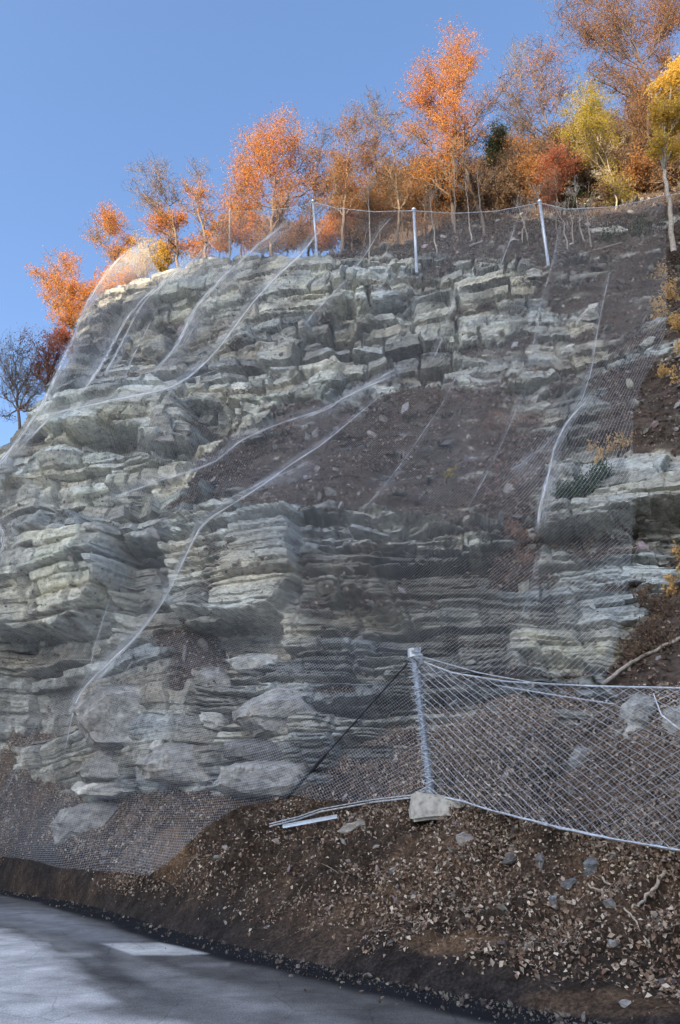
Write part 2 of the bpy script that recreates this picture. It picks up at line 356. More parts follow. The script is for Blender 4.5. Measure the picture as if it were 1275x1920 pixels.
# stamped features: (outline in photo px, push in metres, soft edge px, paleness: slab tone, plus shade painted into the hollows)
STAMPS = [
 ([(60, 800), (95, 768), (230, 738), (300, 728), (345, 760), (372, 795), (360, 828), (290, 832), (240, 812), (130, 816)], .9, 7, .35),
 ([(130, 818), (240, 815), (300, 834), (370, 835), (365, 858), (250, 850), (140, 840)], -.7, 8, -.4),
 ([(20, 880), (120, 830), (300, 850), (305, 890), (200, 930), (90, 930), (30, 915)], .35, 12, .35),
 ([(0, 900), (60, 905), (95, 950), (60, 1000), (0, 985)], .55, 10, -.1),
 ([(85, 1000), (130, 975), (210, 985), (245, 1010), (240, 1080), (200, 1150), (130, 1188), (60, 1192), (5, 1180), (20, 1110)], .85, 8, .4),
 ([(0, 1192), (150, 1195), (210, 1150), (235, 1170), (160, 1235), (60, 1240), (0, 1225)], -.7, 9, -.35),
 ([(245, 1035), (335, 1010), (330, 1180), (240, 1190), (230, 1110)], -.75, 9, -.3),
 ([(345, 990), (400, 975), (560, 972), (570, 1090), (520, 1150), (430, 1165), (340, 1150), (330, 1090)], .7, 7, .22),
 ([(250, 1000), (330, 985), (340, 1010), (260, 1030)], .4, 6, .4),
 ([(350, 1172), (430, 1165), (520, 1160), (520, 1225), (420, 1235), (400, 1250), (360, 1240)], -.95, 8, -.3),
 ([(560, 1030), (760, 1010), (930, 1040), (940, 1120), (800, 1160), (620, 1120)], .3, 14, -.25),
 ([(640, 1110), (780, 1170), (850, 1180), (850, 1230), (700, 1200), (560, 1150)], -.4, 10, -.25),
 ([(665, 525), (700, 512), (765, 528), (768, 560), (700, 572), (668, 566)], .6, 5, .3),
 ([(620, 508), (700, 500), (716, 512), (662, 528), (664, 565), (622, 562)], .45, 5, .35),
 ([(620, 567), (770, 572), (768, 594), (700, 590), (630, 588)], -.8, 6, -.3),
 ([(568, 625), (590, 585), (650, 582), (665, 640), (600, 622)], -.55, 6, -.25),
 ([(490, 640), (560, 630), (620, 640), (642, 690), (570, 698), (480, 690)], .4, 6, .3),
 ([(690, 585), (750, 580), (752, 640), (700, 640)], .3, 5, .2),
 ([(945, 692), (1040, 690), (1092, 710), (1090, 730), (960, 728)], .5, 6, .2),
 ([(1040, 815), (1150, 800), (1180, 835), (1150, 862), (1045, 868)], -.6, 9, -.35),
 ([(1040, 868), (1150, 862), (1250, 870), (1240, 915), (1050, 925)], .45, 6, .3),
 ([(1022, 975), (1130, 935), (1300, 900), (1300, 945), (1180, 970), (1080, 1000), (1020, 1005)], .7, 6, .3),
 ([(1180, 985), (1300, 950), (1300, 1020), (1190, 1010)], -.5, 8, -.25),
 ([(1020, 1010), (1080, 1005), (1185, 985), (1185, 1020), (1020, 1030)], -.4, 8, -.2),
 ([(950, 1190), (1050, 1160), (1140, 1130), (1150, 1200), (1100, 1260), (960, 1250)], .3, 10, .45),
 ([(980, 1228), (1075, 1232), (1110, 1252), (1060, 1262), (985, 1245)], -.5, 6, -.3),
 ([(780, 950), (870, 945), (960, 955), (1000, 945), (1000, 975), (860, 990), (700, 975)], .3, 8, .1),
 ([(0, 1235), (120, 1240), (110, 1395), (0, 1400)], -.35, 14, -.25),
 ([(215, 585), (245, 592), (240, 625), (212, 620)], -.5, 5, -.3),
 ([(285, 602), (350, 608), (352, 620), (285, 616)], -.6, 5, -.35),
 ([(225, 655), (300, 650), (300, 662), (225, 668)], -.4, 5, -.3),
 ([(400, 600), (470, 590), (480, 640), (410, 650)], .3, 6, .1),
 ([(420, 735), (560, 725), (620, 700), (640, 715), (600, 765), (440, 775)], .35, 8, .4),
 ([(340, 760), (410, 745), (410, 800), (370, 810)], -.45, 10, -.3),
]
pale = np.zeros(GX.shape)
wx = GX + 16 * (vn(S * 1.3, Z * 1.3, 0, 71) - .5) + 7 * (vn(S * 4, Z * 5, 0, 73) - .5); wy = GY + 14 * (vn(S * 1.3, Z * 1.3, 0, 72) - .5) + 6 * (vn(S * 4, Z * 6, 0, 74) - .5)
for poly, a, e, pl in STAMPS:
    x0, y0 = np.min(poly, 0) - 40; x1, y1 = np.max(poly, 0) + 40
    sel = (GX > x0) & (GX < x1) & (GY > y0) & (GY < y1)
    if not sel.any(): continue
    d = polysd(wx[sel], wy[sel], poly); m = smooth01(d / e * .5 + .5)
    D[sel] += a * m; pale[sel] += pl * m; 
D *= 1 - .65 * smooth01((vv[:, None] - .93) / .06) * (GX < 640)
CB = B + NB * D[..., None]
# colour
lich = smooth01((fbm(S * .8, Z * 1.0, 0, 81, 5, .6) - .46) / .16)
lx = np.maximum.reduce([np.exp(-(((GX - cx) / rx) ** 2 + ((GY - cyy) / ry) ** 2)) for cx, cyy, rx, ry in
                        ((190, 890, 200, 70), (590, 520, 60, 50), (350, 550, 80, 40), (130, 780, 180, 40), (480, 740, 140, 40), (140, 1080, 110, 90), (1080, 1200, 90, 60), (700, 530, 90, 60), (880, 630, 90, 40))])
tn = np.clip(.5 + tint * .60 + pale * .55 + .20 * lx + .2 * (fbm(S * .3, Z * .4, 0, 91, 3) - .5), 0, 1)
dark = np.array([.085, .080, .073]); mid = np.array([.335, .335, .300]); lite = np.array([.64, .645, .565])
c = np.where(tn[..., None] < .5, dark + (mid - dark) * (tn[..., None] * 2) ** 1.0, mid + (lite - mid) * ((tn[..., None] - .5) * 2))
warm = (vn(S * .5, bb * 1.5, 0, 93) - .5)[..., None]
c = c * (1 + warm * np.array([.22, .04, -.22]))
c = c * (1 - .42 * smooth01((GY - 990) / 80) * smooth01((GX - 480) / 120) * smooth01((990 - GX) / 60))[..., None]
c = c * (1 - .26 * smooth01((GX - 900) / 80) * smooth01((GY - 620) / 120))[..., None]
lc = (lich * lx)[..., None] * .38
c = c * (1 - lc) + np.array([.50, .50, .32]) * lc
stain = smooth01((fbm(S * 1.2, Z * .5, 0, 95, 5, .6) - .52) / .10)[..., None] * .6
c = c * (1 - stain * .65)
so_c = np.array([.080, .062, .050]) * (1 + .9 * (fbm(S * 2, Z * 2.4, 0, 97, 3) - .5))[..., None]
c = c * rocky[..., None] + so_c * soil[..., None]
# back rows: the ground behind the crest
top = CB[-1]; back = []
for k, dyy in enumerate((.6, 1.5, 3.5, 7, 14, 30, 60)):
    q = top.copy(); q[:, 1] += dyy; q[:, 0] += np.clip(-xs / 900, 0, .6) * dyy * -.3
    slope = np.interp(xs, [-400, 600, 900, 1700], [-.12, -.06, .05, .1]); q[:, 2] += slope * dyy + .25 * (vn(xs / 30., k * 1.7, 0, 99) - .5)
    back.append(q)
# side skirt on the far left, so the headland has a flank
allv = np.concatenate([CB, np.array(back)], 0)
allc = np.concatenate([c, np.tile(np.array([.07, .05, .035]), (len(back), len(xs), 1))], 0)
RD = (EW[-1] - EW[-2]) / np.linalg.norm(EW[-1] - EW[-2]); RD3 = np.array([RD[0], RD[1], 0])
def extend(V, C_):
    cols = [V] + [V[:, -1:] + RD3 * k for k in (2, 5, 10, 18, 30, 60)]; cc_ = [C_] + [C_[:, -1:]] * 6
    return np.concatenate(cols, 1), np.concatenate(cc_, 1)
allv, allc = extend(allv, allc)
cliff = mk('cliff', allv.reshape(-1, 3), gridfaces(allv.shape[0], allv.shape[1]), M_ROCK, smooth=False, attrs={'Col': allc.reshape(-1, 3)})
tag(cliff, 'fractured grey rock cliff face with earth filled gullies', 'cliff', kind='structure')

# ------------------------------------------------------------------ embankment
ECTRL = {
 -400: [(1560, 41.5), (1500, 43), (1400, 45)],
 0: [(1640, 23.8), (1600, 24.6), (1500, 25.6), (1400, 26.8)],
 100: [(1640, 20.5), (1560, 22), (1400, 24.2)],
 200: [(1670, 18.0), (1640, 18.6), (1540, 20.6), (1450, 23.0)],
 300: [(1690, 15.6), (1640, 16.3), (1560, 17.4), (1490, 19.0), (1420, 21.0)],
 500: [(1730, 12.3), (1650, 13.2), (1560, 14.5), (1490, 16.3), (1420, 18.3)],
 800: [(1800, 9.35), (1700, 10.5), (1600, 11.6), (1490, 13.05), (1380, 14.9), (1300, 16.5)],
 1000: [(1850, 8.3), (1750, 9.2), (1600, 10.8), (1500, 12.1), (1350, 14.0), (1280, 15.2)],
 1275: [(1900, 7.15), (1800, 7.9), (1700, 8.7), (1600, 9.7), (1450, 11.3), (1300, 13.4)],
 1700: [(2000, 5.4), (1800, 6.3), (1600, 7.9), (1400, 9.6)],
}
etps = TPS([(x, y, ground_Y(x, y)) for x, y in EDGE[1:]] + [(x, y, d) for x, L in ECTRL.items() for y, d in L], reg=1e-3)
exs = np.concatenate([np.arange(-600, -24, 14.0), np.arange(-24, 1300, 2.6), np.arange(1300, 1710, 12.0)])
ENR = 330
ev = np.linspace(0, 1, ENR)
EX = np.tile(exs, (ENR, 1)); ytop = interp(exs, [(-600, 1400), (0, 1370), (500, 1400), (800, 1290), (1275, 1240), (1710, 1300)])
EY = edge_y(exs)[None] + 2 + (ytop - edge_y(exs))[None] * ev[:, None]
EB = P(EX, EY, etps(EX, EY))
EN = normals(EB); EN *= np.where(EN[..., 2:3] < 0, -1, 1)
ed, es_ = dist_edge(EB[..., 0], EB[..., 1])
amp = smooth01(ed / 1.2)
ED = amp * ((fbm(EB[..., 0] * .7, EB[..., 1] * .7, EB[..., 2] * .7, 111, 4) - .5) * .9 + (fbm(EB[..., 0] * 4, EB[..., 1] * 4, EB[..., 2] * 4, 112, 4, .6) - .5) * .26 + (fbm(EB[..., 0] * 13, EB[..., 1] * 13, EB[..., 2] * 13, 116, 2, .6) - .5) * .11)
# gullies that run down the bare cut bank
ED -= amp * .25 * smooth01((vn(es_ * 1.4, ed * .5, 0, 113) - .55) / .3)
EB2 = EB + EN * ED[..., None]
EB2[0, :, 2] = -.05
q = fbm(EB[..., 0] * .8, EB[..., 1] * .8, EB[..., 2] * .8, 115, 4)[..., None]
ec = np.array([.050, .036, .026]) + np.array([.060, .036, .020]) * smooth01((q - .4) / .3)
tan = [((320, 1610, 45, 55)), ((850, 1765, 120, 30)), ((1150, 1880, 200, 35))]
tm = np.maximum.reduce([np.exp(-(((EX - a) / r1) ** 2 + ((EY - b) / r2) ** 2)) for a, b, r1, r2 in tan])
tm = smooth01((tm + .9 * (q[..., 0] - .5) - .25) / .4)[..., None] * .8
ec = ec * (1 - tm) + np.array([.20, .125, .07]) * tm
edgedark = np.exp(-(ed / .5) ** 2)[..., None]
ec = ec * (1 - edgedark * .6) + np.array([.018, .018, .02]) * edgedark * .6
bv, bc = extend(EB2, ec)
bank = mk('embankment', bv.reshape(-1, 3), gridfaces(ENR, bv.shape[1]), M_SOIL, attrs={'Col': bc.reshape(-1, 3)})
tag(bank, 'dark earth bank strewn with leaves between road and cliff', 'embankment', kind='structure')

# ------------------------------------------------------------------ road and far ground
def road():
    m, n, l = newmat('asphalt')
    at = N(n, 'ShaderNodeAttribute', attribute_name='Col')
    v = mapping(n, l); t1 = N(n, 'ShaderNodeTexNoise', i_Scale=60.0, i_Detail=4.0, i_Roughness=.8); l.new(v, t1.inputs['Vector'])
    t2 = N(n, 'ShaderNodeTexNoise', i_Scale=1.5, i_Detail=8.0, i_Roughness=.7); l.new(v, t2.inputs['Vector'])
    c = mulc(n, l, at.outputs['Color'], ramp(n, l, t1.outputs['Fac'], [(.35, .55), (.5, 1.0), (.65, 1.5)]))
    c = mulc(n, l, c, ramp(n, l, t2.outputs['Fac'], [(.35, .68), (.5, 1.0), (.65, 1.35)]))
    vo = N(n, 'ShaderNodeTexVoronoi', i_Scale=1.1, feature='DISTANCE_TO_EDGE'); vm = N(n, 'ShaderNodeMix', data_type='VECTOR'); vm.inputs[0].default_value = .12; l.new(v, vm.inputs[4]); l.new(t2.outputs['Color'], vm.inputs[5]); l.new(vm.outputs[1], vo.inputs['Vector'])
    c = mulc(n, l, c, ramp(n, l, vo.outputs['Distance'], [(0.0, .45), (.012, 1.0), (1, 1.0)]), .5)
    b = N(n, 'ShaderNodeBsdfPrincipled', i_Roughness=1.0); b.inputs['Specular IOR Level'].default_value = .12; l.new(c, b.inputs['Base Color'])
    bp = N(n, 'ShaderNodeBump', i_Strength=.5, i_Distance=.01); l.new(t1.outputs['Fac'], bp.inputs['Height']); l.new(bp.outputs[0], b.inputs['Normal'])
    o = N(n, 'ShaderNodeOutputMaterial'); l.new(b.outputs[0], o.inputs[0])
    nd, nsn = 260, 420
    # built along the edge line: s along, d across towards the camera
    seg = np.diff(EW, axis=0); L = np.hypot(seg[:, 0], seg[:, 1]); cum = np.concatenate([[0], np.cumsum(L)])
    s = cum[1] + (cum[-1] - cum[1]) * np.linspace(0, 1, nsn) ** .6 if False else np.linspace(cum[1], cum[-1], 1800)
    ex = np.interp(s, cum, EW[:, 0]); ey = np.interp(s, cum, EW[:, 1])
    k = np.ones(13) / 13
    exs_ = np.convolve(np.pad(ex, 6, mode='edge'), k, 'valid'); eys_ = np.convolve(np.pad(ey, 6, mode='edge'), k, 'valid')
    tx = np.gradient(exs_); ty = np.gradient(eys_); ln = np.hypot(tx, ty); tx /= ln; ty /= ln
    nx, ny = ty, -tx
    if nx.mean() > 0 and ny.mean() > 0: nx, ny = -nx, -ny
    sgn = 1 if (nx[900] * (0 - exs_[900]) + ny[900] * (0 - eys_[900])) > 0 else -1
    d = np.concatenate([[-1.2], np.linspace(-.4, 11, nd)])
    Xg = exs_[None] + sgn * nx[None] * d[:, None]; Yg = eys_[None] + sgn * ny[None] * d[:, None]
    Sg = np.tile(s, (len(d), 1)); Dg = np.tile(d[:, None], (1, len(s)))
    nzz = fbm(Sg * .5, Dg * 1.5, 0, 121, 4)
    dd = Dg + 1.1 * (vn(Sg * .25, 0, 0, 123) - .5) + .9 * (nzz - .5)
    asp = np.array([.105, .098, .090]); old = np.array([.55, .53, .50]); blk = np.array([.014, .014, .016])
    worn = np.clip(smooth01((dd - 2.45) / .5), 0, 1)
    streak = smooth01((vn(Sg * .22 + 5, Dg * 1.6, 0, 125) - .5) / .3) * .30 * smooth01((Dg - .8) / .8)
    a = np.maximum(worn * .92, streak)[..., None]
    cc = asp * (1 - a) + old * a
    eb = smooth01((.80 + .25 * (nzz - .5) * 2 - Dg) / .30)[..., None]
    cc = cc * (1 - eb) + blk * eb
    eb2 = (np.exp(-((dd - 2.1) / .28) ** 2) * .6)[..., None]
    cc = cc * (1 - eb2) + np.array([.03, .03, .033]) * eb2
    fw = CP * Yg + SP * (0 - CAMZ); qx = 637.5 + F * Xg / np.maximum(fw, .1); qy = 960 + F * (SP * Yg + CP * CAMZ) / np.maximum(fw, .1)
    wob = 10 * (fbm(Sg * .8, Dg * 3, 0, 129, 4, .6) - .5)
    for poly, col_, e_, a_ in (([(-60, 1690), (90, 1708), (262, 1764), (190, 1768), (70, 1742), (-60, 1722)], (.24, .24, .24), 12, .75),
                               ([(250, 1862), (400, 1846), (620, 1900), (700, 1940), (430, 1940), (330, 1895)], (.21, .20, .19), 22, .7),
                               ([(190, 1769), (300, 1768), (340, 1776), (392, 1789), (330, 1792), (250, 1791)], (.50, .49, .45), 2.5, .95),
                               ([(40, 1765), (90, 1767), (96, 1773), (50, 1771)], (.5, .49, .46), 3, .8), ([(100, 1788), (170, 1788), (175, 1794), (110, 1796)], (.34, .33, .31), 4, .7),
                               ([(335, 1808), (430, 1806), (430, 1812), (340, 1813)], (.26, .25, .24), 4, .7)):
        m_ = smooth01((polysd(qx + wob, qy + wob * .22, poly)) / e_ * .5 + .5)[..., None] * a_
        cc = cc * (1 - m_) + np.array(col_) * m_
    Zg = .012 * (fbm(Sg * .6, Dg * .8, 0, 127, 3) - .5)
    V = np.stack([Xg, Yg, Zg], -1)
    o = mk('road', V.reshape(-1, 3), gridfaces(len(d), len(s)), m, attrs={'Col': cc.reshape(-1, 3)})
    tag(o, 'dark asphalt road with a paler worn lane along the bank', 'road', kind='structure')
    return m
road()
gm = simple('open_ground', (.34, .29, .19), .95, 0, .3, .3)
a = 3000.
o = mk('ground', [(-a, -a, -.08), (a, -a, -.08), (a, a, -.08), (-a, a, -.08)], np.array([[0, 1, 2, 3]]), gm)
tag(o, 'open ground around the road and cliff', 'ground', kind='structure')

# unseen hill added behind the road, crest shaped to shade all but the treetops
sdn3 = np.array(sd); perp = np.array([sdn3[1], -sdn3[0], 0]); perp /= np.linalg.norm(perp)
if perp[0] < 0: perp = -perp
LR = 380.0; ztop = LR * sdn3[2]
cp = [(-48, 14), (-30, 18), (-15, 23.5), (-11, 25.5), (-8.5, 27.3), (-6, 29.2), (-4, 31), (0, 33.5), (3, 35), (8, 37.6), (14, 37.2), (24, 38.5), (48, 34)]
tt = np.concatenate([np.arange(-48 - ztop, -48, 12.), np.arange(-48, 48, 3.0), np.arange(48, 60 + ztop, 12.)])
zt = np.where(tt < -48, 14 + (tt + 48) * 1.1, np.where(tt > 48, 34 - (tt - 48) * 1.1, interp(tt, cp)))
crest3 = np.array([0, 31.0, 0]) + perp[None] * tt[:, None] + sdn3[None] * LR + np.array([0, 0, 1.0]) * zt[:, None]
crest3[:, 2] = np.maximum(crest3[:, 2], 0)
away = np.array([sdn3[0], sdn3[1], 0]); away /= np.linalg.norm(away); rows = []
for k, dh in enumerate((-1, -.8, -.6, -.4, -.2, 0, .3, .6, 1)):
    f = 1 - abs(dh); hgt = crest3[:, 2] / crest3[:, 2].max()
    q = crest3 + away * (dh * 170 * np.maximum(hgt, .3)[:, None]); q[:, 2] = crest3[:, 2] * f ** 1.1 + (3 * (vn(tt / 17., k * 3.1, 0, 211) - .5) if dh else 0) - (1.5 if f == 0 else 0)
    rows.append(q)
OV = np.array(rows); OC = np.tile(np.array([.22, .16, .10]), (OV.shape[0], OV.shape[1], 1))
tag(mk('shade_hill', OV.reshape(-1, 3), gridfaces(OV.shape[0], OV.shape[1]), M_SOIL, attrs={'Col': OC.reshape(-1, 3)}), 'unseen steep hill added behind the road to shade the cliff', 'hillside', kind='structure')

bpy.context.view_layer.update()
CAMP = Vector((0, 0, CAMZ))
def hit(px, py, which='both'):
    d = ray(px, py); best = None
    for o in ((cliff, bank) if which == 'both' else (cliff,) if which == 'cliff' else (bank,)):
        ok, loc, nor, _ = o.ray_cast(CAMP - o.location, d)
        if ok:
            t = (loc - CAMP).length
            if best is None or t < best[0]: best = (t, loc.copy(), nor.copy())
    return (best[1], best[2]) if best else (None, None)

exec_net = True
# ------------------------------------------------------------------ tubes
class MB:
    def __init__(s): s.V = []; s.F4 = []; s.F3 = []; s.n = 0; s.A = []
    def tube(s, pts, radii, sides=5, cap=True):
        pts = np.asarray(pts, float); m = len(pts)
        r = np.broadcast_to(np.asarray(radii, float), (m,))
        t = np.gradient(pts, axis=0); t /= np.maximum(np.linalg.norm(t, axis=1, keepdims=True), 1e-9)
        ref = np.array([0, 0, 1.]) if abs(t[:, 2]).mean() < .8 else np.array([1., 0, 0])
        u = np.cross(t, ref); u /= np.maximum(np.linalg.norm(u, axis=1, keepdims=True), 1e-9); v = np.cross(t, u)
        an = np.arange(sides) * 2 * math.pi / sides
        ring = pts[:, None] + r[:, None, None] * (np.cos(an)[None, :, None] * u[:, None] + np.sin(an)[None, :, None] * v[:, None])
        s.V.append(ring.reshape(-1, 3)); base = s.n
        i = np.arange(m - 1)[:, None] * sides; j = np.arange(sides)[None]; j2 = (j + 1) % sides
        s.F4.append((np.stack([i + j, i + j2, i + sides + j2, i + sides + j], -1) + base).reshape(-1, 4))
        s.n += m * sides
        if cap:
            for e, off in ((pts[0], 0), (pts[-1], (m - 1) * sides)):
                s.V.append(np.array([e])); k = s.n; s.n += 1
                s.F3.append(np.array([(base + off + q, base + off + (q + 1) % sides, k) for q in range(sides)]))
    def box(s, c, ax, ay, az):
        c, ax, ay, az = [np.asarray(v, float) for v in (c, ax, ay, az)]
        V = np.array([c + a * ax + b * ay + d * az for a in (-1, 1) for b in (-1, 1) for d in (-1, 1)])
        f = np.array([(0, 1, 3, 2), (4, 6, 7, 5), (0, 4, 5, 1), (2, 3, 7, 6), (0, 2, 6, 4), (1, 5, 7, 3)])
        s.V.append(V); s.F4.append(f + s.n); s.n += 8
    def leaves(s, C, size, rs=rng, curl=.35, flat=None):
        """small folded leaves: two quads sharing a midrib"""
        n = len(C)
        if n == 0: return
        a = rs.normal(size=(n, 3)); 
        if flat is not None:
            nn = flat + rs.normal(size=(n, 3)) * curl
            nn /= np.linalg.norm(nn, axis=1, keepdims=True); a = np.cross(nn, a)
        a /= np.linalg.norm(a, axis=1, keepdims=True)
        b = np.cross(nn, a) if flat is not None else np.cross(a, rs.normal(size=(n, 3)))
        b /= np.linalg.norm(b, axis=1, keepdims=True); cc = np.cross(a, b)
        sz = (np.broadcast_to(size, (n,)) * rs.uniform(.65, 1.3, n))[:, None]
        k = sz * rs.uniform(.1, .5, n)[:, None]
        p0 = C - a * sz * .5; p3 = C + a * sz * .5
        l1 = C + b * sz * .33 + cc * k * .6 + a * sz * .08; r1 = C - b * sz * .30 + cc * k * .6 - a * sz * .05
        V = np.stack([p0, l1, p3, r1], 1).reshape(-1, 3)
        i = np.arange(n)[:, None] * 4 + s.n
        s.F3.append(np.concatenate([i + [0, 1, 2], i + [0, 2, 3]], 0)); s.V.append(V); s.n += 4 * n
    def build(s, name, mat, parent=None, smooth=False, **kw):
        F = []
        if s.F4: F.append(np.concatenate(s.F4))
        if s.F3: F.append(np.concatenate(s.F3))
        return mk(name, np.concatenate(s.V), F, mat, parent, smooth, **kw)

# ------------------------------------------------------------------ boulders
import bmesh
def outline_rock(poly, Yc, thick, label, seed, col=(.30, .29, .27), group=None, name='boulder', jag=.10, front=.78):
    rs = np.random.default_rng(seed)
    poly = np.array(poly, float); cen = poly.mean(0)
    pts = []
    for q in poly:
        pts.append(P(q[0], q[1], Yc + rs.uniform(-.1, .1) * thick))
        f = cen + (q - cen) * rs.uniform(front - .15, front + .15)
        if q[1] < cen[1]: f = cen + (q - cen) * (front - .1)
        pts.append(P(f[0], f[1], Yc - thick * rs.uniform(.35, .6)))
        g = cen + (q - cen) * rs.uniform(.6, .95); pts.append(P(g[0], g[1], Yc + thick * rs.uniform(.6, .9)))
    bm = bmesh.new()
    for p in pts: bm.verts.new(p)
    r = bmesh.ops.convex_hull(bm, input=bm.verts)
    bmesh.ops.delete(bm, geom=[v for v in bm.verts if not v.link_faces], context='VERTS')
    ext = max((np.max([v.co for v in bm.verts], 0) - np.min([v.co for v in bm.verts], 0)))
    for _ in range(5):
        es = [e for e in bm.edges if e.calc_length() > max(ext * .055, .05)]
        if not es or len(bm.verts) > 2500: break
        bmesh.ops.subdivide_edges(bm, edges=es, cuts=1, use_grid_fill=False)
        bmesh.ops.triangulate(bm, faces=bm.faces)
    bm.normal_update()
    co = np.array([v.co for v in bm.verts]); nn = np.array([v.normal for v in bm.verts])
    sc = min(1.0, ext)
    d = (fbm(co[:, 0] * 1.5 / sc, co[:, 1] * 1.5 / sc, co[:, 2] * 2.5 / sc, seed, 4, .6) - .5) * jag * 3 * sc
    b_ = co[:, 2] / (.22 * sc) + co[:, 0] * .25 + .6 * fbm(co[:, 0], co[:, 1], co[:, 2], seed + 3, 2)
    d += (h32(np.floor(b_).astype(int), np.int64(seed)) - .5) * jag * .9 * sc
    co = co + nn * d[:, None]
    tn = fbm(co[:, 0] * 1.2, co[:, 1] * 1.2, co[:, 2] * 3, seed + 5, 4)[:, None]
    c = np.array(col)[None] * (.35 + 1.05 * tn) * (1 - .3 * smooth01((fbm(co[:, 0] * 3, co[:, 1] * 3, co[:, 2] * 9, seed + 9, 3) - .52) / .1))[:, None]
    bm.verts.index_update()
    Fc = np.array([[v.index for v in f.verts] for f in bm.faces if len(f.verts) == 3])
    bm.free()
    org = co.mean(0)
    o = mk(name, co, Fc, M_ROCK, origin=org, attrs={'Col': c})
    tag(o, label, 'boulder', group)
    return o
def Yh(px, py, default=20):
    l, n_ = hit(px, py); return l.y if l else default
LG = (.52, .51, .46); MG = (.36, .35, .32); DG = (.18, .175, .165)
